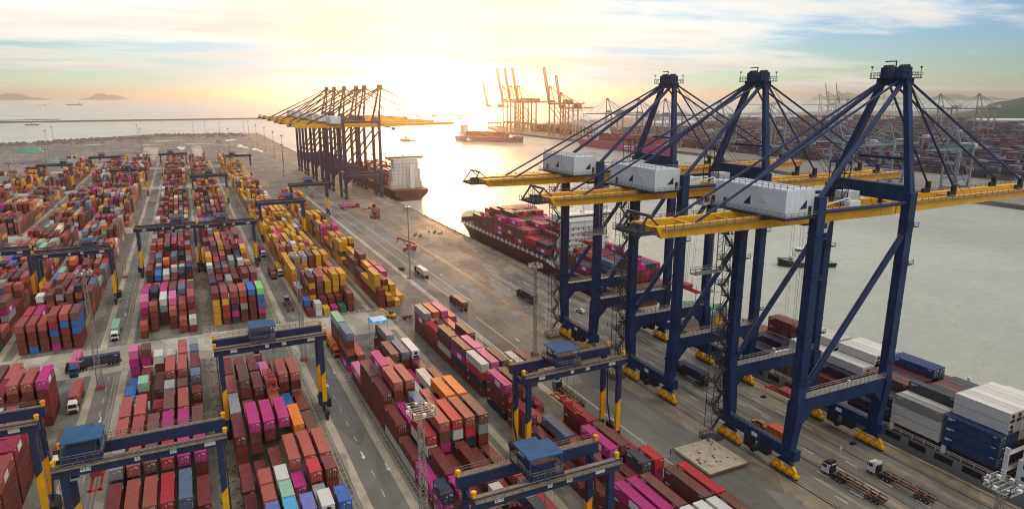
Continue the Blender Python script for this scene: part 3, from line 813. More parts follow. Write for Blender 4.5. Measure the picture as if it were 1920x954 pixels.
    for y in (-1, 1):
        b = MB(); b.beam((GX, y * (LY - 0.2), 64.6), (AX, y * 3.1, AZ), 1.5, 1.7, 0, 1.2, 1.4); b.build('apex_leg', N, T)
        b = MB(); b.tube((0.4, y * (LY - 0.3), 65.6), (AX - 1.0, y * 2.6, AZ - 0.3), 0.55, 10); b.build('apex_brace', N, T)
        b = MB(); b.tube((-27.0, y * 3.4, H0 + 3.0), (AX - 1.4, y * 2.2, AZ + 0.2), 0.29, 8); b.build('back_stay', N, T)
        if not raised:
            b = MB(); b.tube((58.0, y * 3.4, H0 + 5.6), (AX + 1.2, y * 2.6, AZ), 0.27, 8); b.build('fore_stay', N, T)
            b = MB(); b.tube(((88.0 if front > 90 else 80.0), y * 3.4, H0 + 5.6), (AX + 1.4, y * 2.3, AZ + 0.3), 0.3, 8); b.build('fore_stay', N, T)
            if fine:
                b = MB(); b.tube((70.0, y * 1.2, H0 + 3.0), (AX + 1.5, y * 0.9, AZ + 2.2), 0.07, 5); b.build('hoist_rope', M['dark'], T)
        else:
            b = MB(); b.tube(bp(26, y * 3.4, 3.0), (AX + 1.0, y * 2.4, AZ), 0.3, 6); b.build('fore_stay', N, T)
    b = MB(); b.box(AX - 1.3, -3.9, AZ - 1.0, AX + 1.3, 3.9, AZ + 0.6); b.box(AX - 2.6, -4.9, AZ + 0.605, AX + 2.6, 4.9, AZ + 0.8)
    ap = b.build('apex_platform', N, T)
    for y in (-2.9, 1.1):
        b = MB(); b.prism([(AX - 1.6, y), (AX + 1.6, y), (AX + 1.6, y + 1.8), (AX - 1.6, y + 1.8)], AZ + 0.805, AZ + 3.2); b.build('sheave_housing', N, ap)
    if fine:
        for y in (-2.9, 1.1):
            b = MB(); b.tube((AX, y - 0.1, AZ + 2.9), (AX, y + 1.9, AZ + 2.9), 0.95, 12); b.build('sheave', M['dark'], ap)
        b = MB(); b.beam((AX - 0.6, -0.2, AZ + 0.8), (AX - 0.6, -0.2, AZ + 4.6), 0.22); b.beam((AX - 0.6, -0.31, AZ + 4.6), (AX - 0.6, 2.6, AZ + 4.6), 0.26)
        b.build('service_jib', N, ap)
        b = MB(); e = [(AX - 2.5, -4.8, AZ + 0.8), (AX + 2.5, -4.8, AZ + 0.8), (AX + 2.5, 4.8, AZ + 0.8), (AX - 2.5, 4.8, AZ + 0.8), (AX - 2.5, -4.8, AZ + 0.8)]
        b.rail(e, 1.2, 1.2, 0.045)
        for x, y, h in ((-2.4, -4.7, 2.6), (-2.4, 4.6, 3.2), (2.3, 4.7, 2.4), (2.3, -4.6, 3.0)): b.beam((AX + x, y, AZ + 0.8), (AX + x, y, AZ + h), 0.1); b.box(AX + x - 0.2, y - 0.2, AZ + h, AX + x + 0.2, y + 0.2, AZ + h + 0.35)
        b.build('railing', N, ap)
        b = MB(); b.tube((AX, -7.2, 72.0), (AX, 7.2, 72.0), 0.35, 8); b.build('apex_tie', N, T)
    # machinery house above the rear girder, wider than it is long
    hx0, hx1, hy = -9.4, 1.3 - 2.4, 10.3
    b = MB(); b.box(hx0, -hy, H0 + 3.6, hx1, hy, H0 + 9.2); b.box(hx0 + 0.3, -hy + 0.3, H0 + 9.203, hx1 - 0.3, hy - 0.3, H0 + 9.35)
    mh = b.build('machinery_house', M[hcol], T)
    c = MB(); c.box(hx0 - 1.1, -hy - 1.1, H0 + 3.2, hx1 + 0.2, hy + 1.1, H0 + 3.55)
    for x in (hx0 + 1, hx0 + 4, hx1 - 1.4): c.box(x, -8.0, H0 + 3.005, x + 0.6, 8.0, H0 + 3.2)
    c.build('house_floor', M['dark'], mh)
    if fine:
        c = MB(); zf = H0 + 3.55; zr = H0 + 9.35
        c.rail([(hx0 - 1.05, -hy - 1.05, zf), (hx1 + 0.1, -hy - 1.05, zf)], 1.1, 1.6); c.rail([(hx0 - 1.05, -hy - 1.05, zf), (hx0 - 1.05, hy + 1.05, zf)], 1.1, 1.6)
        c.rail([(hx0 + 0.35, -hy + 0.35, zr), (hx1 - 0.35, -hy + 0.35, zr)], 1.0, 1.6); c.rail([(hx0 + 0.35, -hy + 0.35, zr), (hx0 + 0.35, hy - 0.35, zr)], 1.0, 1.6); c.build('railing', M['galv'], mh)
        c = MB()          # standing seams of the wall panels and roof
        for i in range(1, 6): c.box(hx0 + i * 1.4 - 0.04, -hy - 0.03, H0 + 3.65, hx0 + i * 1.4 + 0.04, -hy - 0.004, H0 + 9.15)
        for i in range(1, 14): c.box(hx0 - 0.03, -hy + i * 1.47 - 0.04, H0 + 3.65, hx0 - 0.004, -hy + i * 1.47 + 0.04, H0 + 9.15); c.box(hx0 + 0.4, -hy + i * 1.47 - 0.05, H0 + 9.353, hx1 - 0.4, -hy + i * 1.47 + 0.05, H0 + 9.43)
        tag(c.build('wall_seam', M[hcol], mh), kind='stuff')
        def emblem(p, ax):          # slanted blue emblem on the wall
            c = MB(); (x, y) = p
            if ax == 'x': c.quadbox([(x, y - 0.06, H0 + 5.2), (x + 2.0, y - 0.06, H0 + 5.2), (x + 2.0, y - 0.005, H0 + 5.2), (x, y - 0.005, H0 + 5.2), (x + 1.8, y - 0.06, H0 + 7.0), (x + 2.0, y - 0.06, H0 + 7.0), (x + 2.0, y - 0.005, H0 + 7.0), (x + 1.8, y - 0.005, H0 + 7.0)])
            else: c.quadbox([(x - 0.06, y, H0 + 5.2), (x - 0.005, y, H0 + 5.2), (x - 0.005, y + 2.0, H0 + 5.2), (x - 0.06, y + 2.0, H0 + 5.2), (x - 0.06, y, H0 + 7.0), (x - 0.005, y, H0 + 7.0), (x - 0.005, y + 0.2, H0 + 7.0), (x - 0.06, y + 0.2, H0 + 7.0)])
            c.build('emblem', N, mh)
        emblem((hx1 - 4.2, -hy), 'x'); emblem((hx0, -0.6), 'y')
        for y in (6.6,):
            c = MB(); c.box(hx0 - 0.07, y, H0 + 3.7, hx0 - 0.005, y + 0.9, H0 + 5.7); c.build('house_door', M['dark'], mh)
        c = MB(); c.box(hx1 - 1.6, -hy - 0.07, H0 + 3.7, hx1 - 0.7, -hy - 0.005, H0 + 5.7); c.build('house_door', M['dark'], mh)
        c = MB(); c.box(hx0 - 0.35, -5.4, H0 + 6.4, hx0 - 0.01, -4.0, H0 + 7.4); c.build('vent_hood', M['house_white'], mh)
    # trolley, cab, ropes and spreader
    if not raised:
        tx = trolley_x
        b = MB(); b.box(tx - 3.2, -2.6, H0 + 0.4, tx + 3.2, 2.6, H0 + 2.2); b.box(tx - 2.4, -2.0, H0 - 0.8, tx + 2.4, 2.0, H0 + 0.395)
        tr = b.build('trolley', M['dark'], T)
        b = MB(); b.quadbox([(tx + 3.6, -1.5, H0 - 3.2), (tx + 6.0, -1.5, H0 - 3.2), (tx + 6.0, 1.5, H0 - 3.2), (tx + 3.6, 1.5, H0 - 3.2), (tx + 3.3, -1.5, H0 - 0.3), (tx + 6.6, -1.5, H0 - 0.3), (tx + 6.6, 1.5, H0 - 0.3), (tx + 3.3, 1.5, H0 - 0.3)])
        cbn = b.build('operator_cab', M['white'], tr)
        b = MB(); b.box(tx + 3.9, -1.53, H0 - 2.2, tx + 5.8, -1.505, H0 - 0.9); b.build('cab_window', M['glass'], cbn)
        if fine:
            b = MB()
            for dx in (-2.2, 2.2):
                for y in (-1.6, -0.9, 0.9, 1.6): b.tube((tx + dx, y, H0 - 0.8), (tx + dx * 0.6, y, spreader_z + 1.6), 0.035, 4)
            b.build('hoist_rope', M['steel'], T)
        b = MB(); b.box(tx - 1.1, -6.05, spreader_z, tx + 1.1, -5.5, spreader_z + 0.5); b.box(tx - 1.1, 5.5, spreader_z, tx + 1.1, 6.05, spreader_z + 0.5)
        for x in (-0.6, 0.6): b.box(tx + x - 0.2, -5.5, spreader_z + 0.05, tx + x + 0.2, 5.5, spreader_z + 0.55)
        b.box(tx - 1.4, -1.8, spreader_z + 0.56, tx + 1.4, 1.8, spreader_z + 1.6); b.build('spreader', M['red_spreader'], T)
    # counter frame and cable drum tower at the rear tip
    b = MB()
    for y in (-3.4, 3.4): b.beam((-37.6, y, H0 + 2.0), (-41.5, y, H0 + 2.0), 0.4); b.beam((-41.5, y, H0 + 2.0), (-39.0, y, H0 + 5.4), 0.35); b.beam((-39.0, y, H0 + 5.4), (-36.5, y, H0 + 3.2), 0.3)
    b.beam((-41.5, -3.6, H0 + 2.0), (-41.5, 3.6, H0 + 2.0), 0.4); b.beam((-39.0, -3.6, H0 + 5.4), (-39.0, 3.6, H0 + 5.4), 0.5)
    b.box(-40.2, -2.4, H0 + 2.1, -38.8, -0.9, H0 + 3.6); b.box(-40.0, 1.0, H0 + 2.1, -38.8, 2.4, H0 + 3.2); b.box(-42.0, -4.4, H0 + 1.6, -37.7, 4.4, H0 + 1.78)
    if fine: b.rail([(-42, -4.3, H0 + 1.78), (-42, 4.3, H0 + 1.78)], 1.2, 1.4); b.rail([(-42, -4.3, H0 + 1.78), (-37.6, -4.3, H0 + 1.78)], 1.2, 1.4)
    b.build('rear_frame', M['stair_grey'] if fine else N, T)
    if fine:
        b = MB()
        for y in (-5.0, -3.6):
            for x in (-22.0, -20.6): b.beam((x, y, H0 - 7.6), (x, y, H0 + 0.1), 0.14)
        b.box(-27.6, -5.2, H0 - 7.8, -20.4, -3.4, H0 - 7.6)
        b.rail([(-27.5, -5.15, H0 - 7.6), (-20.5, -5.15, H0 - 7.6)], 1.1, 1.4); b.rail([(-27.5, -3.45, H0 - 7.6), (-20.5, -3.45, H0 - 7.6)], 1.1, 1.4)
        for i in range(5): b.beam((-22.0, -5.0, H0 - 7.0 + i * 1.5), (-20.6, -5.0, H0 - 6.0 + i * 1.5), 0.1)
        b.build('service_cage', M['steel'], T)
        # zigzag stair up the far landside leg
        b = MB(); z = 3.0; k = 0
        while z < 56:
            x0, x1 = (-4.4, -1.9) if k % 2 == 0 else (-1.9, -4.4)
            yb = LY + 0.2
            b.beam((x0, yb + (k % 2) * 0.9, z), (x1, yb + (k % 2) * 0.9, z + 3.2), 0.7, 0.22)
            for dy in (-0.38, 0.38): b.beam((x0, yb + (k % 2) * 0.9 + dy, z + 1.1), (x1, yb + (k % 2) * 0.9 + dy, z + 4.3), 0.09)
            xe = min(x1, x0) - 0.9 if k % 2 else max(x0, x1)
            b.box(x1 - 0.9, yb - 0.6, z + 3.2, x1 + 0.9, yb + 1.7, z + 3.32)
            b.rail([(x1 - 0.9, yb - 0.6, z + 3.32), (x1 - 0.9, yb + 1.7, z + 3.32)], 1.1, 1.1, 0.06); b.rail([(x1 + 0.9, yb - 0.6, z + 3.32), (x1 + 0.9, yb + 1.7, z + 3.32)], 1.1, 1.1, 0.06)
            for px in (-5.4, -0.95): b.beam((px, yb + 1.75, z), (px, yb + 1.75, z + 3.2), 0.12); b.beam((px, yb - 0.65, z), (px, yb - 0.65, z + 3.2), 0.12)
            b.beam((-5.4, yb + 1.75, z + 1.1), (-0.95, yb + 1.75, z + 1.1), 0.09); b.beam((-5.4, yb - 0.65, z + 4.3), (-0.95, yb - 0.65, z + 4.3), 0.09)
            if k % 3 == 0: b.beam((x1, yb, z + 3.2), (0, LY, z + 3.2), 0.16)
            z += 3.2; k += 1
        b.box(-6.5, LY - 1.5, 0.2, -1.8, LY + 2.4, 0.4); b.rail([(-6.5, LY - 1.5, 0.4), (-6.5, LY + 2.4, 0.4), (-1.8, LY + 2.4, 0.4)], 1.2, 1.0, 0.06)
        b.build('access_stair', M['stair_grey'], T)
        # access frame beside the apex
        b = MB()
        for x in (18.0, 20.0):
            for y in (-2.0, 2.0): b.beam((x, y, H0 + 3.0), (x, y, H0 + 13.5), 0.16)
            for z in (4.5, 7.5, 10.5, 13.3): b.beam((x, -2.1, H0 + z), (x, 2.1, H0 + z), 0.14)
        for z in (4.5, 7.5, 10.5, 13.3):
            for y in (-2.0, 2.0): b.beam((17.9, y, H0 + z), (20.1, y, H0 + z), 0.14)
            b.beam((18.0, -2.0, H0 + z - 3), (20.0, -2.0, H0 + z), 0.12)
        b.build('stair_frame', M['dark'], T)
        b = MB(); b.box(8.0, -2.4, H0 + 3.05, 13.0, 2.4, H0 + 5.4); b.build('service_cabin', M['house_white'], T); b = MB(); b.box(21.5, -1.0, H0 + 3.05, 25.5, 2.6, H0 + 6.0); b.build('service_cabin', M['house_white'], T)
        b = MB(); b.tube((3, -5.6, 62.0), (13, -7.6, 64.4), 0.16, 6); b.tube((13, -7.6, 64.4), (15, -7.9, 62.8), 0.2, 6); b.box(12.6, -8.4, 62.5, 16.2, -7.0, 63.7); b.build('hose_reel', M['white'], T)
    if reel:
        b = MB(); b.tube((16.0, -LY - 0.35, 22.9), (16.0, -LY + 0.35, 22.9), 2.9, 28); rl_ = b.build('cable_reel', M['galv'], T)
        b = MB(); b.tube((16.0, -LY - 0.5, 22.9), (16.0, -LY - 0.36, 22.9), 1.5, 20); b.build('reel_hub', M['crane_yellow'], rl_)
        b = MB(); b.box(19.0, -LY - 0.7, 19.94, 24.5, -LY + 0.9, 22.6); b.build('electrical_cabinet', M['white'], T)
    # wheels
    for x in (0, GX):
        for y in (-9.0, 9.0):
            if fine:
                for dy in (-2.0, 2.0):
                    eq = MB(); eq.quadbox([(x - 0.36, y + dy - 1.3, 2.12), (x + 0.36, y + dy - 1.3, 2.12), (x + 0.36, y + dy + 1.3, 2.12), (x - 0.36, y + dy + 1.3, 2.12), (x - 0.36, y + dy - 0.35, 3.0), (x + 0.36, y + dy - 0.35, 3.0), (x + 0.36, y + dy + 0.35, 3.0), (x - 0.36, y + dy + 0.35, 3.0)])
                    eq.build('equaliser', M['crane_yellow'], T)
                eq = MB(); eq.quadbox([(x - 0.45, y - 2.4, 3.02), (x + 0.45, y - 2.4, 3.02), (x + 0.45, y + 2.4, 3.02), (x - 0.45, y + 2.4, 3.02), (x - 0.5, y - 0.6, 4.59), (x + 0.5, y - 0.6, 4.59), (x + 0.5, y + 0.6, 4.59), (x - 0.5, y + 0.6, 4.59)])
                eq.build('main_equaliser', N, T)
                for k in (-3.0, -1.0, 1.0, 3.0):
                    bg = share(BOGIE, 'bogie', T, (x, y + k, 0)); share(BWHEEL, 'wheel', bg)
            else:
                b = MB(); b.quadbox([(x - 0.8, y - 4, 0.3), (x + 0.8, y - 4, 0.3), (x + 0.8, y + 4, 0.3), (x - 0.8, y + 4, 0.3), (x - 0.6, y - 1.2, 4.59), (x + 0.6, y - 1.2, 4.59), (x + 0.6, y + 1.2, 4.59), (x - 0.6, y + 1.2, 4.59)])
                b.build('bogie', N, T)
    return T


near = 'near ship-to-shore cranes'
sts((119.7, 108.0, 0), 'nearest blue quay crane with white machinery house, largest on the right', near, trolley_x=9.0, spreader_z=14)
sts((119.7, 151.2, 0), 'blue quay crane with white house, middle of the three near ones', near, reel=True, trolley_x=12, spreader_z=30)
sts((119.7, 192.2, 0), 'hazy blue quay crane, farthest left of the three near ones', near, trolley_x=4, spreader_z=36)
fa = sts((119.7, 577.8, 0), 'first of the six hazy quay cranes clustered beyond the white-sterned ship', 'cluster of six quay cranes at the far berth', fine=False, trolley_x=40, spreader_z=30, scale=1.02)
for i, y in enumerate((631.6, 664.2, 718.0, 768.2, 811.8)):
    c_ = copy_tree(fa); c_.location = (119.7, y, 0)
    c_['label'] = ORD[i + 2] + ' of the six hazy quay cranes clustered beyond the white-sterned ship'

# ------------------------------------------------------------------ cranes across the basin
og = 'cranes on the opposite quay'
def opp(x, y, rz, lab, col, raised=True, scale=0.9, g=og, gcol=None):
    return sts((x, y, 0), lab, g, col=col, gcol=gcol or col, hcol=col if raised else 'shed_white', fine=False, raised=raised, rotz=rz, scale=scale, front=104 if raised else 86)
for x, y, sc, lab in ((728, 1570, 0.92, 'slender orange crane with raised boom standing apart on the far left'),
                  (742, 1492, 1.15, 'orange crane with raised boom, first of the tall trio'), (740, 1446, 1.15, 'orange crane with raised boom, second of the tall trio'), (738, 1402, 1.15, 'orange crane with raised boom, third of the tall trio'),
                  (742, 1262, 1.12, 'orange crane with raised boom right of the tall trio'), (738, 1216, 0.98, 'shorter orange crane with raised boom beside pale crane frames')):
    opp(x, y, R(178), lab, 'crane_orange', True, sc)
for i, (x, y) in enumerate(((728, 1176), (728, 1136))):
    opp(x, y, R(178), ('left' if i == 0 else 'right') + ' of two pale cranes beside the orange raised booms', 'crane_pale', False, 0.55, gcol='crane_pale')
for i, (x, y) in enumerate(((752, 1075), (752, 978), (752, 905))):
    opp(x, y, R(178), ORD[i + 1] + ' grey crane with lowered boom behind the magenta ship', 'crane_grey', False, 0.86)
for i, (x, y) in enumerate(((790, 820), (770, 705))):
    opp(x, y, R(178), ORD[i + 1] + ' grey crane right of those behind the magenta ship', 'crane_grey', False, 0.84)
for i, (x, y) in enumerate(((652, 500), (650, 440), (648, 375))):
    opp(x, y, R(180), ORD[i + 1] + ' from left of the grey quay cranes behind the nearest blue crane', 'crane_grey', False, 0.64)
for i, (x, y) in enumerate(((2498, 2000), (2523, 1968))):
    opp(x, y, R(120), ('left' if i == 0 else 'right') + ' crane of the far pair with raised booms on the horizon', 'crane_grey', True, 1.05)
for i, (x, y) in enumerate(((1604, 1506), (1700, 1380), (1822, 1403), (1970, 1370), (1500, 905), (1560, 860))):
    opp(x, y, R(150), ORD[i + 1] + ' from left of the gantry cranes far across the opposite terminal', 'crane_pale' if i < 4 else 'crane_grey', False, 0.95)

# ------------------------------------------------------------------ rubber-tyred gantry cranes of the yard
def text_mesh(txt, size, mat):
    cu = bpy.data.curves.new('plate_text', 'FONT'); cu.body = txt; cu.size = size; cu.align_x = 'CENTER'; cu.align_y = 'CENTER'
    o = bpy.data.objects.new('plate_text', cu); COL.objects.link(o)
    me = bpy.data.meshes.new_from_object(o.evaluated_get(bpy.context.evaluated_depsgraph_get()))
    bpy.data.objects.remove(o); me.materials.clear(); me.materials.append(mat); return me


def wheel_meshes(r, w):
    t = MB(); t.tube((-w / 2, 0, 0), (w / 2, 0, 0), r, 14); h = MB(); h.tube((-w / 2 - 0.02, 0, 0), (w / 2 + 0.02, 0, 0), r * 0.52, 10)
    return t.mesh('wheel', [M['rubber']]), h.mesh('rim', [M['galv']])
RW, RR = wheel_meshes(0.8, 0.6); TW, TRM = wheel_meshes(0.52, 0.34)
PLATES = {}


def rtg(track, yc, label, tpos=0.5, spz=12.0, fine=1, plates=None, half=3.4, group='yard gantry cranes'):
    a, b_ = TRACKS[track]; S = b_ - a
    T = empty('yard_gantry_crane', (a, yc, 0)); tag(T, label, 'crane', group)
    N = M['navy_rtg']; Y = M['rtg_yellow']
    ZB, ZT = 22.3, 24.4
    for x, sx in ((0, -1), (S, 1)):
        for y in (-half, half):
            k = MB(); k.post(x, y, 12.2, ZB - 0.002, 1.15, 1.0)
            lg = k.build('leg', N, T)
            k = MB()      # lower half painted yellow, slanted upper edge
            k.quadbox([(x - 0.56, y - 0.48, 4.6), (x + 0.56, y - 0.48, 4.6), (x + 0.56, y + 0.48, 4.6), (x - 0.56, y + 0.48, 4.6), (x - 0.58, y - 0.505, 12.2), (x + 0.58, y - 0.505, 13.4), (x + 0.58, y + 0.505, 13.4), (x - 0.58, y + 0.505, 12.2)])
            k.build('yellow_lower_leg', Y, lg)
            k = MB(); k.post(x, y, 2.6, 4.599, 0.9, 0.9, 0, 1.1, 0.95); k.build('leg_foot', N, lg)
        k = MB(); k.box(x - 0.55, -6.4, 1.5, x + 0.55, 6.4, 2.6); sb = k.build('sill_beam', N, T)
        k = MB(); k.beam((x, -half + 0.5, 21.3), (x, half - 0.5, 21.3), 0.7, 1.2); k.build('end_tie', N, T)
        if fine:
            k = MB(); k.box(x + sx * 0.56 if sx > 0 else x - 1.9, -2.3, 2.0, x + 1.9 if sx > 0 else x - 0.56, 2.3, 4.4); k.build('power_unit', M['dark'], sb)
            k = MB(); k.rail([(x, -6.3, 2.6), (x, -half - 0.6, 2.6)], 1.1, 1.2, 0.06); k.rail([(x, half + 0.6, 2.6), (x, 6.3, 2.6)], 1.1, 1.2, 0.06)
            for z in range(5, 22, 3): k.beam((x + sx * 0.95, -half + 0.2, z), (x + sx * 0.95, -half + 1.0, z + 3), 0.08); k.beam((x + sx * 0.95, half - 1.0, z), (x + sx * 0.95, half - 0.2, z + 3), 0.08)
            k.build('ladder', M['walkway'], sb)
            k = MB(); k.tube((x + sx * 0.7, 0, 2.6), (x + sx * 0.9, half - 0.9, 9.5), 0.22, 6); k.tube((x + sx * 0.9, half - 0.9, 9.5), (x + sx * 0.9, half - 0.6, 21), 0.16, 6); k.build('cable_chain', M['dark'], sb)
        for y in (-5.6, -4.1, 4.1, 5.6):
            wh = share(RW, 'wheel', T, (x, y, 0.8)); share(RR, 'rim', wh)
    for y in (-half, half):
        k = MB(); k.box(-1.5, y - 0.62, ZB, S + 1.5, y + 0.62, ZT); gd = k.build('girder', N, T)
        s_ = -1 if y < 0 else 1
        k = MB(); k.box(-1.4, y + s_ * 0.63, ZT - 0.35, S + 1.4, y + s_ * 1.5, ZT - 0.22); k.box(-1.4, y - 0.35, ZT + 0.004, S + 1.4, y + 0.35, ZT + 0.09); k.build('walkway', M['walkway'], gd)
        if fine:
            k = MB(); k.rail([(-1.4, y + s_ * 1.45, ZT - 0.22), (S + 1.4, y + s_ * 1.45, ZT - 0.22)], 1.05, 1.6, 0.045); k.build('railing', M['walkway'], gd)
            for x in (-1.2, S + 1.2):
                k = MB(); k.box(x - 0.3, y - 0.35, ZT + 0.1, x + 0.3, y + 0.35, ZT + 1.2); k.box(x - 0.45, y - 0.2, ZT + 0.8, x + 0.45, y + 0.2, ZT + 1.1); k.build('end_stop', Y, gd)
            if s_ < 0:
                for x, wd, txt in plates or ((3.2, 1.6, None), (S * 0.45, 0.9, None), (S * 0.62, 1.1, None), (S - 2.6, 1.9, None)):
                    k = MB(); k.box(x - wd / 2, y - 0.66, ZB + 0.55, x + wd / 2, y - 0.625, ZB + 1.5); pl = k.build('number_plate', M['white'], gd)
                    if txt:
                        if txt not in PLATES: PLATES[txt] = text_mesh(txt, 0.95, N)
                        share(PLATES[txt], 'plate_text', pl, (x, y - 0.668, ZB + 1.03), (R(90), 0, 0))
    # trolley with its sheltered machinery
    tx = S * tpos
    k = MB(); k.box(tx - 3.2, -half - 0.6, ZT + 0.12, tx + 3.2, half + 0.6, ZT + 0.75)
    tr = k.build('trolley', N, T)
    k = MB(); k.box(tx - 2.2, -2.8, ZT + 0.76, tx + 2.0, 0.6, ZT + 2.5); k.box(tx - 1.0, 0.9, ZT + 0.76, tx + 2.4, 2.9, ZT + 2.1); k.tube((tx - 2.0, -3.2, ZT + 1.5), (tx - 2.0, 3.0, ZT + 1.5), 0.55, 10); k.build('hoist_machinery', M['navy_rtg'], tr)
    k = MB(); k.prism([(tx - 3.0, -3.2), (tx + 3.4, -3.2), (tx + 3.4, 2.2), (tx + 1.6, 2.2), (tx + 1.6, 3.6), (tx - 3.0, 3.6)], ZT + 3.6, ZT + 3.85)
    for x in (-2.8, 3.1):
        for y in (-3.0, 2.0): k.beam((tx + x, y, ZT + 0.75), (tx + x, y, ZT + 3.6), 0.18)
    k.build('machinery_roof', M['roof_blue'], tr)
    if fine:
        k = MB(); k.rail([(tx - 3.1, -half - 0.55, ZT + 0.75), (tx + 3.1, -half - 0.55, ZT + 0.75), (tx + 3.1, half + 0.55, ZT + 0.75), (tx - 3.1, half + 0.55, ZT + 0.75), (tx - 3.1, -half - 0.55, ZT + 0.75)], 1.05, 1.2, 0.05); k.build('railing', M['walkway'], tr)
    k = MB(); k.box(tx - 2.6, -1.2, ZB - 2.3, tx - 0.9, 1.2, ZB - 0.1); cb = k.build('operator_cab', M['house_white'], tr)
    k = MB(); k.box(tx - 2.4, -1.24, ZB - 1.8, tx - 1.1, -1.205, ZB - 0.6); k.build('cab_window', M['glass'], cb)
    sx_ = tx + 1.6
    if fine:
        k = MB()
        for dx in (-0.9, 0.9):
            for dy in (-2.4, 2.4): k.tube((sx_ + dx, dy, ZT + 0.1), (sx_ + dx, dy * 0.5, spz + 1.4), 0.045, 4)
        k.build('hoist_rope', M['steel'], tr)
    k = MB()
    for x in (-0.75, 0.75): k.box(sx_ + x - 0.18, -6.0, spz + 0.05, sx_ + x + 0.18, 6.0, spz + 0.45)
    for y in (-6.0, 5.6): k.box(sx_ - 1.2, y, spz, sx_ + 1.2, y + 0.4, spz + 0.46)
    k.box(sx_ - 1.1, -1.6, spz + 0.47, sx_ + 1.1, 1.6, spz + 0.95); k.box(sx_ - 0.8, -1.9, spz + 0.96, sx_ + 0.8, -1.2, spz + 1.6); k.box(sx_ - 0.8, 1.2, spz + 0.96, sx_ + 0.8, 1.9, spz + 1.6)
    k.build('spreader', M['red_spreader'], T)
    return T


rtg('E', 130.0, 'yard gantry crane with yellow lower legs standing over the quayside road and empty trailer', 0.42, 13.0)
rtg('D', 91.0, 'yard gantry crane with large blue trolley roof at the bottom edge, right of centre', 0.48, 10.6, plates=((3.0, 1.6, 'ETI'), (12.4, 0.9, 'S'), (16.2, 1.1, '32'), (22.4, 1.9, None)))
rtg('C', 179.0, 'yard gantry crane over maroon and pink stacks in the middle of the picture', 0.42, 11.2)
rtg('B', 131.0, 'yard gantry crane with blue trolley roof parked at its left end, bottom left', 0.12, 19.6, plates=((3.4, 1.7, 'HTT'), (11.4, 0.9, 'S'), (17.2, 1.1, '57'), (23.4, 1.9, None)))
rtg('A', 153.0, 'yard gantry crane cut by the left picture edge at the bottom', 0.30, 15.0)
rtg('A', 323.0, 'yard gantry crane over the second left block, in front of the yellow stacks', 0.72, 13.0)
rtg('Z', 336.0, 'yard gantry crane cut by the left picture edge at mid height', 0.5, 14.0)
rtg('B', 366.0, 'yard gantry crane with small dark trolley over the mint and pink middle stacks', 0.70, 14.0)
rtg('C', 364.0, 'yard gantry crane over yellow stacks beside the truck road, middle distance', 0.40, 14.0)
rtg('D', 424.0, 'yard gantry crane over yellow stacks left of the apron light pole', 0.70, 14.0, fine=0)
rtg('E', 500.0, 'yard gantry crane nearest the apron in front of the far crane cluster', 0.5, 14.0, fine=0)
rtg('C', 592.0, 'distant yard gantry crane over the centre far block', 0.5, 15.0, fine=0)
rtg('D', 772.0, 'farthest yard gantry crane over the right far block', 0.3, 15.0, fine=0)
rtg('B', 824.0, 'farthest yard gantry crane over the narrow centre block', 0.4, 15.0, fine=0)
rtg('A', 667.0, 'distant yard gantry crane over the left far block beside the road', 0.5, 15.0, fine=0)
rtg('Z', 812.0, 'farthest yard gantry crane at left with its trolley on top', 0.4, 15.0, fine=0)
rtg('F', 742.0, 'distant wide yard gantry crane near the left picture edge', 0.8, 15.0, fine=0)

# ------------------------------------------------------------------ ships
def loft_hull(stations, zs):
    """stations: (y, [half breadth at each level]); closed shell with deck"""
    b = MB(); n = len(zs)
    for y, hb in stations:
        for sgn in (1, -1):
            for h, z in zip(hb, zs): b.v.append((sgn * h, y + (0.0), z))
    m = 2 * n
    for i in range(len(stations) - 1):
        for j in range(n - 1):
            a = i * m + j; b.f.append((a, a + 1, a + m + 1, a + m)); b.m.append(0)
            a = i * m + n + j; b.f.append((a, a + m, a + m + 1, a + 1)); b.m.append(0)
        a = i * m + n - 1; c = i * m + 2 * n - 1
        b.f.append((a, c, c + m, a + m)); b.m.append(1)
    for i in (0, len(stations) - 1):
        o = i * m
        f = list(range(o, o + n)) + list(range(o + 2 * n - 1, o + n - 1, -1)); b.f.append(tuple(f)); b.m.append(0)
    return b


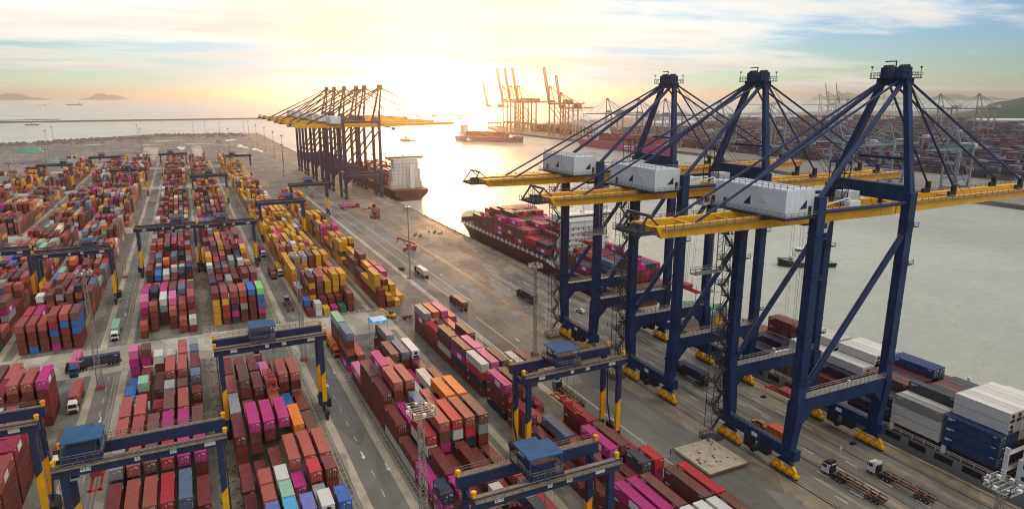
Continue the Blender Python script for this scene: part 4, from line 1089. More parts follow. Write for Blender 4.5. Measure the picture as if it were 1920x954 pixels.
def ship(name, label, loc, rotz, L, B, deck, hull, band, sup_y, sup_col='white', sup_h=20, sup_l=9, bow=1, bays=True, depth=3.0, scale=1, funnel=True, fine=True):
    """keel along local y, bow at +y; local z = 0 at the water"""
    T = empty(name, loc, rotz); tag(T, label, 'ship', 'ships')
    h = B / 2; fc = deck + 3.2
    st = [(0.0, [h * 0.52, h * 0.86, h * 0.95]), (L * 0.06, [h * 0.8, h * 0.97, h]), (L * 0.16, [h, h, h]), (L * 0.72, [h, h, h]), (L * 0.82, [h * 0.86, h * 0.95, h]), (L * 0.9, [h * 0.55, h * 0.72, h * 0.88]), (L * 0.955, [h * 0.24, h * 0.4, h * 0.62]), (L * 0.99, [0.4, h * 0.12, h * 0.3]), (L * 1.01, [0.05, 0.1, h * 0.06])]
    T_h = loft_hull(st, [1.1, deck * 0.6, deck]).build('hull', [M[hull], M['deck_rust']], T)
    loft_hull([(y + 0.02 if i == 0 else y, [q * 0.995 for q in hb[:1] * 2]) for i, (y, hb) in enumerate(st)], [-2.0, 1.099]).build('boot_topping', [M[band], M[band]], T)
    # raised forecastle and bulwark
    fs = [(y, [hb[2], hb[2] * 1.02]) for y, hb in st if y >= L * 0.89]
    loft_hull(fs, [deck + 0.002, fc]).build('forecastle', [M[hull], M['deck_green']], T)
    k = MB(); k.rail([(-h + 0.3, L * 0.02, deck), (-h + 0.3, L * 0.86, deck)], 1.1, 3.0, 0.06); k.rail([(h - 0.3, L * 0.02, deck), (h - 0.3, L * 0.86, deck)], 1.1, 3.0, 0.06); k.build('deck_railing', M['white'], T)
    k = MB(); k.beam((0, L * 0.95, fc), (0, L * 0.95, fc + 9), 0.5, 0.5, 0, 0.25, 0.25); k.beam((-1.5, L * 0.95, fc + 6.5), (1.5, L * 0.95, fc + 6.5), 0.2); k.build('foremast', M['white'], T)
    k = MB()
    for x in (-2.6, 2.6): k.tube((x - 1, L * 0.92, fc + 0.8), (x + 1, L * 0.92, fc + 0.8), 0.8, 10); k.box(x - 1.4, L * 0.92 - 0.6, fc + 0.002, x + 1.4, L * 0.92 + 0.6, fc + 0.4)
    k.build('windlass', M['deck_green'], T)
    # superstructure: decks, bridge wings, windows, funnel
    W = B * 0.86; k = MB(); nd = int(sup_h / 2.8)
    def hw(i): return W / 2 - (3.2 if i >= nd - 3 else 1.4 if i >= 2 else 0.0)
    for i in range(nd):
        k.box(-hw(i), sup_y - sup_l / 2, deck + 0.003 + i * 2.8, hw(i), sup_y + sup_l / 2, deck + (i + 1) * 2.8 - 0.002)
    sp = k.build('superstructure', M[sup_col], T)
    for sgn in (-1, 1):
        k = MB(); yb = sup_y + 0.5; zb = deck + 2 * 2.8 + 0.4; xb = sgn * (W / 2 + 0.2)
        k.tube((xb, yb - 3.4, zb + 0.9), (xb, yb - 1.2, zb + 0.8), 0.5, 8, 0, 1.1); k.tube((xb, yb - 1.2, zb + 0.8), (xb, yb + 1.6, zb + 0.8), 1.1, 8); k.tube((xb, yb + 1.6, zb + 0.8), (xb, yb + 3.4, zb + 0.9), 1.1, 8, 0, 0.4); k.build('lifeboat', M['orange_box'], sp)
    k = MB(); k.box(hw(nd) - 2.4 if False else 2.2, sup_y - sup_l / 2 - 3.4, deck + 0.004, 6.4, sup_y - sup_l / 2 - 1.12, deck + sup_h - 5.6); k.build('engine_casing', M[sup_col], sp)
    k = MB()
    for i in range(1, nd + 1): k.box(-hw(i - 1) - 0.8, sup_y - sup_l / 2 - 1.1, deck + i * 2.8 - 0.0, hw(i - 1) + 0.8, sup_y - sup_l / 2 - 0.004, deck + i * 2.8 + 0.14); k.rail([(-hw(i - 1) - 0.7, sup_y - sup_l / 2 - 1.0, deck + i * 2.8 + 0.14), (hw(i - 1) + 0.7, sup_y - sup_l / 2 - 1.0, deck + i * 2.8 + 0.14)], 1.0, 2.0, 0.05)
    k.build('deck_gallery', M[sup_col], sp)
    for i in range(nd - 1):
        nwin = 7
        for j in range(nwin):
            x = -hw(i) + 1.6 + (2 * hw(i) - 3.2) * j / (nwin - 1); z = deck + i * 2.8 + 1.1
            kk = MB(); kk.box(x - 0.36, sup_y - sup_l / 2 - 0.06, z, x + 0.36, sup_y - sup_l / 2 + 0.02, z + 0.85)
            kk.build('window', M['glass'], sp)
    for sgn in (-1, 1):
        for i in range(nd - 1):
            for j in range(3):
                y = sup_y - sup_l / 2 + 1.5 + j * (sup_l - 3) / 2; z = deck + i * 2.8 + 1.1; w_ = hw(i)
                kk = MB(); kk.box(sgn * w_ - 0.03, y - 0.4, z, sgn * w_ + 0.03, y + 0.4, z + 0.95); kk.build('window', M['glass'], sp)
    zt = deck + nd * 2.8
    k = MB(); k.box(-B / 2, sup_y - sup_l * 0.3, zt + 0.15, B / 2, sup_y + sup_l * 0.42, zt + 2.8); br = k.build('bridge', M[sup_col], sp)
    k = MB(); k.box(-B / 2 + 0.3, sup_y - sup_l * 0.3 - 0.05, zt + 1.3, B / 2 - 0.3, sup_y - sup_l * 0.3 - 0.003, zt + 2.2); k.box(-B / 2 + 0.3, sup_y + sup_l * 0.42 + 0.003, zt + 1.3, B / 2 - 0.3, sup_y + sup_l * 0.42 + 0.05, zt + 2.2); k.build('bridge_window', M['glass'], sp)
    k = MB(); k.beam((0, sup_y, zt + 2.8), (0, sup_y, zt + 10), 0.7, 0.7, 0, 0.3, 0.3); k.beam((-3, sup_y, zt + 6), (3, sup_y, zt + 6), 0.25); k.beam((-2, sup_y, zt + 8), (2, sup_y, zt + 8), 0.2); k.tube((-1.2, sup_y, zt + 2.8), (-1.2, sup_y, zt + 4.4), 0.7, 8); k.build('radar_mast', M['white'], T)
    if funnel:
        k = MB(); k.post(0, sup_y - sup_l * 0.5 - 3.0, deck + 0.004, zt + 1.5, 6, 4.4, 0, 5, 3.8); k.build('funnel', M['brick_red' if hull != 'hull_grey' else 'navy'], T)
    return T


def deck_cargo(x0, nrow, pitch, y0, z0, bays, where, reefrows=(), pal='ship', first=1):
    """bays: (y offset, length, [stack strings from the quay side outwards])"""
    for bi, (dy, L, rows) in enumerate(bays):
        hs = [len(r) for r in rows]
        for ri, stt in enumerate(rows):
            for ti, ch in enumerate(stt):
                rf = ch in 'W'
                if ch == '.': ch = rnd.choice(PAL[pal])
                if ch == 'W': ch = 'w'
                e = reg(x0 + ri * pitch, y0 + dy, z0 + ti * CH, L, ch, where, ri + 1, bi + first, ti + 1, ti == len(stt) - 1, reefer=rf, rowword='ship')
                e['lh'] = hs[ri - 1] if ri > 0 else 0; e['rh'] = hs[ri + 1] if ri + 1 < len(hs) else 0; e['fh'] = hs[ri] if False else None
                e['blk'] = (where, bi, ri, ti)
    BLOCKS[where] = bays


# near ship: grey hull, berthed under the two nearest cranes
SH1 = ship('container_ship', 'grey-hulled container ship berthed under the two nearest blue cranes', (174.2, 30.0, SEA_Z), 0, 172, 32.6, 6.1, 'hull_grey', 'hull_red', 35, sup_h=17, sup_l=12, fine=True)
for y in (42.6, 56.0, 69.4, 83.0, 96.2, 109.5):
    k = MB()
    for x in (-16.0, -5, 5, 15.5): k.box(x, y - 0.45, 6.101, x + 0.5, y + 0.45, 14.2)
    k.box(-16.2, y - 0.5, 8.6, 16.2, y + 0.5, 8.8); k.box(-16.2, y - 0.5, 12.6, 16.2, y + 0.5, 12.8)
    k.build('lashing_bridge', M['white'], SH1)
for y in (44, 57.4, 70.8, 84.2, 97.5, 111):
    k = MB(); k.box(-13.6, y - 0.2, 6.102, 13.6, y + 12.0, 8.15); k.build('hatch_cover', M['deck_rust'], SH1)
for i in range(11):
    k = MB(); k.box(-16.34, 46.5 + i * 6.6, 4.0, -16.27, 50.9 + i * 6.6, 5.6); k.build('hull_opening', M['dark'], SH1)
deck_cargo(157.9, 12, 2.5, 30, SEA_Z + 8.25, [
    (44.2, L40, ['NNN', 'NNNWW', 'NNNWW', 'mmwww', 'mmwww', 'mmwww', 'mmwww', 'mmww', 'mmww', 'mmww', 'mmw', 'mmw']),
    (57.2, L40, ['wwg', 'wwW', 'ggkD', 'mkD', 'mkD', 'mkD', 'kkn', 'kkn', 'kkD', 'kkD', 'kk', 'kk']),
    (70.8, L40, ['k', 'kk', 'mk', 'mkn', 'mkn', 'mkk', 'mkm', 'mmkN', 'mmkN', 'mm', 'mm', 'mm']),
    (84.2, L40, ['', 'm', 'kk', 'kkW', 'kkW', 'kkWW', 'kkWW', 'kkWW', 'kkWw', 'kWW', 'kww', 'kw']),
    (97.6, L40, ['', 'n', 'n', 'mwW', 'mwW', 'kwWW', 'kwWW', 'kwWW', 'kww', 'kww', 'kk', 'k']),
    (111.4, L40, ['', 'k', 'k', 'kk', 'kk', 'kmmm', 'kmmn', 'kmm', 'mmn', 'mm', 'mn', 'mm'])], 'grey ship')
# second ship: dark hull, stacked with maroon and magenta boxes
SH2 = ship('container_ship', 'dark-hulled container ship stacked with maroon and magenta boxes beside the apron', (173.4, 226.0, SEA_Z), 0, 198, 31.5, 9.0, 'hull_dark', 'hull_red', 50, sup_h=24, sup_l=10, funnel=False)
for i in range(22):
    k = MB(); k.quadbox([(-15.7, 64 + i * 5.3, 9.01), (-14.9, 64 + i * 5.3, 9.01), (-14.9, 65.2 + i * 5.3, 9.01), (-15.7, 65.2 + i * 5.3, 9.01), (-15.3, 64.4 + i * 5.3, 10.9), (-14.9, 64.4 + i * 5.3, 10.9), (-14.9, 64.8 + i * 5.3, 10.9), (-15.3, 64.8 + i * 5.3, 10.9)]); k.build('hull_stanchion', M['white'], SH2)
k = MB(); k.beam((-19, 44, 10), (-15.9, 58, 9.5), 1.0, 0.3); k.rail([(-19.4, 44, 10), (-16.3, 58, 9.5)], 1.1, 2, 0.06); k.rail([(-18.6, 44, 10), (-15.5, 58, 9.5)], 1.1, 2, 0.06); k.build('gangway', M['white'], SH2)
b2 = []
bs = [(59, L40, 'kpk'), (72, L40, 'mmr'), (85, L40, 'mpnm'), (98, L40, 'mmpm'), (111, L40, 'mppmp'), (124, L40, 'mmnm'), (137, L40, 'mnmp'), (150, L40, 'nkm')]
for i, (dy, L, first) in enumerate(bs):
    n = 11 if dy < 135 else 9 if dy < 148 else 7
    hh = [4, 4, 5, 5, 6, 6, 5, 4][i]
    b2.append((dy, L, [first if n == 11 else ''] + ([first] if n < 11 else []) + ([first[:2]] if n < 9 else []) + [''.join(rnd.choice(PAL['ship']) for _ in range(max(1, hh + rnd.choice((-1, 0, 0, 0)) if 90 < dy < 140 or r_ > 2 else hh - 1))) for r_ in range(n - 1)]))
aft = [(6.0, L40, ['mpk', 'mmms', 'pmnm', 'kkkm', 'bkmb', 'mmmm', 'mmpp', 'mnp', 'mpk', 'kmk', 'kkp']), (19.5, L40, ['mpgm', 'mmmm', 'mmmc', 'mmmm', 'mmkm', 'mmmn', 'mmmpp', 'mmnp', 'mpn', 'kmp', 'kpk']), (32.5, L20, ['mmn', 'mmmm', 'mmmm', 'mmmn', 'mmmm', 'mmm', 'mmp', 'mm', 'mm', 'mm', 'mm'])]
deck_cargo(158.3, 11, 2.62, 226, SEA_Z + 9.6, aft + b2, 'dark ship')
# third ship: white stern house, under the far crane cluster
SH3 = ship('container_ship', 'ship with tall white stern house and dark hull under the far crane cluster', (175.0, 560.0, SEA_Z), 0, 190, 33, 9.5, 'hull_dark', 'hull_red', 20, sup_h=26, sup_l=11, funnel=False)
deck_cargo(160.5, 10, 2.7, 560, SEA_Z + 11.0, [(y, L40, [''.join(rnd.choice(PAL['ship']) for _ in range(rnd.randint(3, 5))) for _ in range(10)]) for y in (33, 46, 59, 72, 85, 98, 111, 124, 137)], 'white-sterned ship')
# ships across the basin
SH4 = ship('container_ship', 'purple-hulled container ship turning in the basin before the raised orange booms', (500.0, 1282.0, SEA_Z), R(-145), 150, 24, 9, 'hull_purple', 'hull_red', 18, sup_h=20, sup_l=8, fine=False)
SH5 = ship('container_ship', 'magenta-hulled ship with a white panel on its side across the basin', (660.0, 1055.0, SEA_Z), R(180), 250, 34, 13, 'hull_magenta', 'hull_grey', 60, sup_h=26, sup_l=10, fine=False)
k = MB(); k.box(17.3, 150, 4.5, 17.6, 176, 10.5); k.build('white_side_panel', M['white'], SH5)
def cargo_on(T, where, L, B, z0, y0, y1, nr, hmax):
    """boxes on a ship that lies at an angle: one merged load each, too small to pick apart"""
    b = MB(); cols = []
    for i in range(int((y1 - y0) / 12.9)):
        for r_ in range(nr):
            x = -nr * 2.5 / 2 + r_ * 2.5
            for t_ in range(rnd.randint(hmax - 2, hmax)):
                b.box(x, y0 + i * 12.9, z0 + t_ * CH, x + CW, y0 + i * 12.9 + L40, z0 + t_ * CH + CH - 0.04); cols += [CC[rnd.choice(PAL['ship'])][1]] * 6
    me = b.mesh('deck_load', [M['box_own']]); at = me.attributes.new('Col', 'FLOAT_COLOR', 'FACE')
    at.data.foreach_set('color', [c for q in cols for c in (*q, 0.5)])
    o = bpy.data.objects.new('deck_load', me); COL.objects.link(o); o.location = T.location; o.rotation_euler = T.rotation_euler
    tag(o, 'mass of small maroon containers stacked on the ' + where, 'containers', kind='stuff')
cargo_on(SH4, 'purple-hulled ship in the basin', 150, 24, 9.3, 26, 128, 8, 4)
cargo_on(SH5, 'magenta-hulled ship across the basin', 250, 34, 13.3, 72, 215, 12, 5)


def tug(loc, rotz, label, fine=True):
    T = empty('tugboat', loc, rotz); tag(T, label, 'tugboat', 'tugboats')
    L, h = 30.0, 4.8
    st = [(0, [h * 0.75, h * 0.95]), (L * 0.2, [h * 0.95, h]), (L * 0.65, [h, h * 1.03]), (L * 0.85, [h * 0.6, h * 0.85]), (L * 0.95, [h * 0.25, h * 0.55]), (L, [0.1, h * 0.2])]
    b = loft_hull(st, [-1.2, 2.2]); b.v = [(x, y, z + (max(0, y - 15) / 15) ** 2 * 2.0 if z > 0 else z) for x, y, z in b.v]
    b.build('hull', [M['dark'], M['deck_green']], T)
    k = MB(); pr = None
    for i in range(len(st) - 1):
        for sg in (-1, 1):
            y0, y1 = st[i][0], st[i + 1][0]; z = lambda y: 2.1 + (max(0, y - 15) / 15) ** 2 * 2.0
            k.tube((sg * st[i][1][1], y0, z(y0)), (sg * st[i + 1][1][1], y1, z(y1)), 0.42, 6)
    k.build('rubber_fender', M['rubber'], T)
    k = MB(); k.box(-3.0, 11, 2.2, 3.0, 23, 5.0); k.box(-2.5, 14, 5.003, 2.5, 21.5, 7.2); hs = k.build('deckhouse', M['white'], T)
    k = MB(); k.prism([(-2.0, 16.0), (2.0, 16.0), (2.3, 19.5), (1.2, 21.0), (-1.2, 21.0), (-2.3, 19.5)], 7.203, 9.8); wh = k.build('wheelhouse', M['white'], hs)
    k = MB(); k.prism([(-2.04, 15.96), (2.04, 15.96), (2.34, 19.52), (1.22, 21.04), (-1.22, 21.04), (-2.34, 19.52)], 8.3, 9.3); k.build('window', M['glass'], wh)
    k = MB(); k.beam((0, 17.5, 9.8), (0, 17.5, 16.5), 0.35, 0.35, 0, 0.2, 0.2); k.beam((-1.6, 17.5, 12.5), (1.6, 17.5, 12.5), 0.16); k.beam((-1.0, 17.5, 14.2), (1.0, 17.5, 14.2), 0.14); k.build('mast', M['white'], T)
    for sg in (-1, 1):
        k = MB(); k.post(sg * 2.0, 11.6, 4.8, 9.6, 1.2, 1.6); k.build('funnel', M['brick_red'], T)
    k = MB(); k.tube((-1.2, 23, 3.6), (1.2, 23, 3.6), 0.8, 10); k.box(-1.5, 22.2, 2.9, 1.5, 23.8, 3.2); k.tube((-0.9, 5, 3.0), (0.9, 5, 3.0), 0.7, 10); k.build('winch', M['deck_green'], T)
    return T
tug((311.5, 240.5, SEA_Z), R(64), 'black-hulled tugboat with red mast on green water behind the nearest crane')
tug((416, 1300, SEA_Z), R(62), 'small hazy tugboat alone on the bright water beyond the ships')
tug((516, 1225, SEA_Z), R(60), 'small tugboat at the side of the purple-hulled ship').scale = (0.8,) * 3
def boat(x, y, L, label, rz=1.2):
    T = empty('cargo_vessel', (x, y, SEA_Z), rz); tag(T, label, 'ship', 'small vessels at sea'); h = L * 0.09
    loft_hull([(0, [h * 0.8, h]), (L * 0.15, [h, h]), (L * 0.8, [h, h]), (L * 0.93, [h * 0.5, h * 0.7]), (L, [0.1, 0.3])], [-1, L * 0.05]).build('hull', [M['hull_navy'], M['deck_rust']], T)
    k = MB(); k.box(-h * 0.7, L * 0.05, L * 0.05 + 0.01, h * 0.7, L * 0.17, L * 0.15); k.box(-h * 0.5, L * 0.07, L * 0.15 + 0.01, h * 0.5, L * 0.14, L * 0.2); k.build('deckhouse', M['white'], T)
    k = MB(); k.beam((0, L * 0.5, L * 0.05), (0, L * 0.5, L * 0.2), L * 0.01); k.beam((0, L * 0.5, L * 0.18), (0, L * 0.72, L * 0.12), L * 0.008); k.build('derrick', M['steel'], T)
for x, y, L, lab in ((930, 2330, 70, 'low cargo vessel near the far raised booms, left of them'), (1400, 3500, 90, 'low cargo vessel on the glittering sea below the sun'), (-1000, 6800, 70, 'tiny cargo vessel right of the round island'), (-760, 6900, 130, 'long low vessel on the horizon right of the island'), (-390, 2470, 40, 'small barge lying before the breakwater'), (2500, 5300, 160, 'far vessel on the bright horizon'), (2050, 3300, 80, 'white vessel beyond the slender raised boom')):
    boat(x, y, L, lab)

# ------------------------------------------------------------------ light masts
def lattice_mast(x, y, label, h=36.0, w0=1.5, w1=0.75, col='galv', rz=0.0):
    T = empty('light_mast', (x, y, 0), rz); tag(T, label, 'light mast', 'high light masts of the yard')
    k = MB(); n = 22
    def P(i, sx, sy):
        f = i / n; w_ = w0 + (w1 - w0) * f; return (sx * w_ / 2, sy * w_ / 2, 1.0 + (h - 1.0) * f)
    cs = ((-1, -1), (1, -1), (1, 1), (-1, 1))
    for sx, sy in cs: k.beam(P(0, sx, sy), P(n, sx, sy), 0.13)
    for i in range(n):
        for a in range(4):
            c0, c1 = cs[a], cs[(a + 1) % 4]
            if (i + a) % 2: c0, c1 = c1, c0
            k.beam(P(i, *c0), P(i + 1, *c1), 0.075); k.beam(P(i, *c0), P(i, *c1), 0.07)
    k.build('lattice_shaft', M[col], T)
    k = MB(); k.post(0, 0, 0, 1.0, 2.2, 2.2, 0, 1.9, 1.9); k.build('footing', M['brick_red'], T)
    k = MB(); W = 1.9
    for a in (-1, 1): k.box(-W, a * W - 0.12, h, W, a * W + 0.12, h + 0.15); k.box(a * W - 0.12, -W + 0.13, h + 0.003, a * W + 0.12, W - 0.13, h + 0.147)
    for a in (-1.2, -0.4, 0.4, 1.2): k.box(-W + 0.13, a - 0.1, h + 0.01, W - 0.13, a + 0.1, h + 0.12)
    for a in (-1, 1): k.rail([(-W, a * W, h + 0.15), (W, a * W, h + 0.15)], 1.1, 0.95, 0.05); k.rail([(a * W, -W, h + 0.15), (a * W, W, h + 0.15)], 1.1, 0.95, 0.05)
    pf = k.build('platform', M['galv'], T)
    for i in range(8):
        t = i * math.pi / 4; k = MB(); X, Y_ = 2.15 * math.cos(t), 2.15 * math.sin(t)
        k.box(X - 0.25, Y_ - 0.25, h + 0.5, X + 0.25, Y_ + 0.25, h + 0.95); k.build('floodlight', M['white'], pf)
    return T


def pole_mast(x, y, label, h=34.0, r=0.42):
    T = empty('light_mast', (x, y, 0)); tag(T, label, 'light mast', 'high light masts of the yard')
    k = MB(); k.tube((0, 0, 0.6), (0, 0, h), r, 10, 0, r * 0.55); k.build('pole', M['galv'], T)
    k = MB(); k.post(0, 0, 0, 0.6, 2.4, 2.4, 0, 2.0, 2.0); k.build('footing', M['brick_red'], T)
    k = MB(); k.tube((0, 0, h - 0.2), (0, 0, h + 0.25), 1.5, 12); k.tube((0, 0, h + 0.25), (0, 0, h + 0.9), 0.25, 6); hd = k.build('lamp_ring', M['galv'], T)
    k = MB()
    for i in range(8):
        t = i * math.pi / 4; k.box(1.6 * math.cos(t) - 0.28, 1.6 * math.sin(t) - 0.28, h - 0.55, 1.6 * math.cos(t) + 0.28, 1.6 * math.sin(t) + 0.28, h - 0.21)
    k.build('floodlight_cluster', M['steel'], hd)
    return T


lattice_mast(-30.4, 223.5, 'lattice light mast standing beside the left truck road, in front of navy trailer')
lattice_mast(-32.6, 364.5, 'lattice light mast beside the left truck road behind the mint truck', 33)
lattice_mast(30.4, 97.0, 'lattice light mast rising from the bottom edge beside the grey road')
lattice_mast(28.9, 219.4, 'lattice light mast behind the middle yard crane beside the road')
lattice_mast(101.0, 189.8, 'slim lattice light mast on the apron beside the left near crane', 31, 1.0, 0.6)
lattice_mast(104.5, 47.6, 'lattice light mast head in the bottom right corner beside the grey ship', 30)
for x, y, h, lab in ((92.2, 303, 35, 'round light pole in the middle of the sunlit apron'), (105.5, 512, 30, 'round light pole between red truck and far crane cluster'), (94.7, 766, 34, 'round light pole left of the far crane cluster'),
                     (-98.5, 505, 46, 'light pole at far left before the yellow stacks'), (-97.5, 622, 46, 'light pole behind the one at far left, beside white truck'), (-35.5, 525, 40, 'light pole at the left road beyond the cross aisle'), (-37, 640, 40, 'light pole farther along the left road'), (-38, 756, 42, 'light pole at the far end of the left road'),
                     (31, 430, 36, 'light pole beside the centre truck road far back'), (32, 560, 36, 'light pole in the far centre road'), (33, 690, 36, 'second light pole in the far centre road'), (34, 830, 36, 'third light pole in the far centre road')):
    pole_mast(x, y, lab, h)
fx = [(112, 900), (113, 1000), (114, 1120), (115, 1260), (116, 1420), (118, 1560), (60, 1340), (40, 1460), (20, 1600), (-60, 1190), (-70, 1320), (-180, 1180), (-190, 1310), (-300, 1130), (-330, 1220), (-100, 960), (-170, 900), (-250, 860), (-230, 700), (62, 1120)]
for i, (x, y) in enumerate(fx):
    pole_mast(x, y, ('far light pole along the quay road, ' if i < 6 else 'far light pole on the bare end of the terminal, ') + (WORDS[i + 1] if i < 6 else WORDS[i - 5]) + ' counted from the ' + ('near end' if i < 6 else 'right'), 36, 0.4)
# small crawler crane on the far shore
k = empty('tower_crane', (-268, 1330, 0)); tag(k, 'thin tower crane with level jib on the far left shore', 'crane')
b = MB(); b.beam((0, 0, 0), (0, 0, 58), 2.0, 2.0, 0, 1.6, 1.6); b.build('tower', M['galv'], k)
b = MB(); b.beam((-26, 0, 46), (90, 0, 47), 1.0, 1.2); b.box(-28, -1.5, 43.5, -20, 1.5, 46.5); b.beam((0, 0, 58), (60, 0, 47.4), 0.2); b.beam((0, 0, 58), (-22, 0, 46.8), 0.2); b.build('jib', M['galv'], k)

# ------------------------------------------------------------------ vehicles
def wheels(T, pts, tm=TW, rm=TRM, r=0.52):
    for x, y in pts:
        wh = share(tm, 'wheel', T, (x, y, r)); share(rm, 'rim', wh)


def truck(x, y, heading, label, load=None, cab='truck_white', L=12.4, bed=True, tall=0, loadcol=None, offs=0.3):
    """front towards local +y"""
    T = empty('truck', (x, y, 0), heading); tag(T, label, 'truck', 'trucks and trailers of the terminal')
    k = MB(); k.quadbox([(-1.2, 13.6, 0.75), (1.2, 13.6, 0.75), (1.2, 15.7, 0.75), (-1.2, 15.7, 0.75), (-1.15, 13.6, 3.0), (1.15, 13.6, 3.0), (1.15, 15.35, 3.0), (-1.15, 15.35, 3.0)])
    k.quadbox([(-1.1, 13.62, 3.0), (1.1, 13.62, 3.0), (1.1, 15.2, 3.0), (-1.1, 15.2, 3.0), (-1.05, 13.62, 3.6), (1.05, 13.62, 3.6), (1.05, 14.2, 3.25), (-1.05, 14.2, 3.25)])
    cb = k.build('cab', M[cab], T)
    k = MB(); k.quadbox([(-1.02, 15.54, 1.9), (1.02, 15.54, 1.9), (1.02, 15.62, 1.9), (-1.02, 15.62, 1.9), (-0.98, 15.36, 2.85), (0.98, 15.36, 2.85), (0.98, 15.44, 2.85), (-0.98, 15.44, 2.85)]); k.build('windscreen', M['glass'], cb)
    for sg in (-1, 1):
        k = MB(); k.box(sg * 1.19 - 0.03, 14.2, 1.95, sg * 1.19 + 0.03, 15.2, 2.75); k.build('side_window', M['glass'], cb)
        k = MB(); k.box(sg * 0.85 - 0.2, 15.69, 0.95, sg * 0.85 + 0.2, 15.76, 1.2); k.build('headlight', M['white'], cb)
        k = MB(); k.box(sg * 1.42 - 0.1, 15.3, 2.1, sg * 1.42 + 0.1, 15.4, 2.7); k.build('mirror', M['dark'], cb)
    if 'black roof' in label:
        k = MB(); k.quadbox([(-1.16, 13.5, 3.02), (1.16, 13.5, 3.02), (1.16, 15.5, 3.02), (-1.16, 15.5, 3.02), (-1.06, 13.55, 3.66), (1.06, 13.55, 3.66), (1.06, 14.25, 3.62), (-1.06, 14.25, 3.62)]); k.build('cab_roof', M['dark'], cb)
    k = MB(); k.box(-1.0, 15.7, 0.55, 1.0, 15.85, 1.35); k.build('bumper', M['dark'], cb)
    k = MB(); k.box(-1.0, 13.3, 0.9, 1.0, 13.55, 2.6); k.tube((-0.9, 13.2, 1.0), (-0.9, 13.2, 3.3), 0.1, 6); k.build('cab_back', M['dark'], cb)
    k = MB(); k.box(-0.45, 9.4, 0.75, 0.45, 13.55, 1.05); k.box(-1.1, 11.6, 0.6, -0.5, 12.9, 1.2); k.box(0.5, 11.6, 0.6, 1.1, 12.9, 1.2); k.build('chassis', M['dark'], T)
    k = MB()
    for sx in (-0.5, 0.5): k.box(sx - 0.12, 0, 1.06, sx + 0.12, L, 1.4)
    for y_ in [i * L / 6 for i in range(7)]: k.box(-1.22, max(0, y_ - 0.18), 1.08, 1.22, min(L, y_ + 0.18), 1.36) if False else k.box(-1.22, max(0, y_ - 0.18), 1.41, 1.22, min(L, y_ + 0.18), 1.55)
    if load is None and bed:
        for sx in (-1.1, 1.1): k.box(sx - 0.09, 0.3, 1.56, sx + 0.09, L * 0.42, 1.75); k.box(sx - 0.09, L * 0.5, 1.56, sx + 0.09, L - 0.3, 1.75)
    k.build('trailer_frame', M['chassis_brown'], T)
    wheels(T, [(sx, y_) for sx in (-1.0, 1.0) for y_ in (1.2, 2.4, 3.6, 10.4, 11.55 - 0.2, 14.9)])
    k = MB()
    for sx in (-0.8, 0.8): k.box(sx - 0.06, 8.4, 0.2, sx + 0.06, 8.6, 1.05)
    k.build('landing_leg', M['steel'], T)
    if load:
        m4 = Matrix.Translation((x, y, 0)) @ Matrix.Rotation(heading, 4, 'Z') @ Matrix.Translation((-CW / 2, offs, 1.56))
        LOADS.append((m4, load, L40 if offs < 3 else L20, label))
    return T


LOADS = []
truck(128.9, 79.8, 0, 'white truck with black roof pulling an empty brown skeletal trailer, left of two', None)
truck(138.8, 75.2, 0, 'white truck pulling an empty brown skeletal trailer, right of two', None)
truck(136.0, 143.5, 0, 'truck with navy container between the legs of the middle blue crane', 'k', 'navy')
truck(127.2, 239.0, 0, 'truck carrying navy container alone on the apron beside slim mast', 'k', 'dark')
truck(94.3, 148.0, 0, 'truck with bare flat trailer under the yard crane on quayside road', None, 'deck_green')
truck(-35.6, 223.0, math.pi, 'white truck with coral container on the left truck lane', 'c')
truck(-34.6, 190.0, math.pi, 'white truck with brown container at the bottom of the left lane', 'n')
truck(-29.8, 283.0, math.pi, 'white truck carrying mint container on the left road', 't')
truck(-26.0, 243.0, R(94), 'truck with long navy container crossing the aisle at left', 'k', 'dark')
truck(-38.8, 252.0, math.pi, 'truck with pink container behind the left lattice mast', 'P', 'roof_blue')
truck(32.6, 274.0, 0, 'truck with bare trailer on the centre road near the aisle', None)
truck(32.4, 345.0, math.pi, 'red truck with brown container on the centre road', 'n', 'brick_red')
truck(36.0, 349.0, math.pi, 'white truck with yellow container beside the red truck', 'y')
truck(33.0, 395.0, math.pi, 'white truck with red container farther up the centre road', 'd')
truck(39.6, 232.0, math.pi, 'truck with orange container beside the slate-topped stack', 'o', 'orange_box')
truck(97.0, 243.0, 0, 'truck pulling brown container on the quayside road behind the grey stacks', 'n', 'dark')
truck(104.0, 520.0, R(-82), 'red truck with pink container crossing the far apron', 'P', 'brick_red')
truck(123.5, 480.0, 0, 'truck with brown container at foot of the far crane cluster', 'n', 'dark')
truck(128.5, 497.0, 0, 'truck with empty trailer at foot of the far crane cluster', None, 'dark')
truck(-102.0, 628.0, math.pi, 'white truck on the far left road', 'n')
truck(-104.0, 742.0, math.pi, 'white truck farthest up the far left road', 'w')
truck(99.0, 298.0, 0, 'truck with white container beside the yellow stack ends', 'w', 'dark')


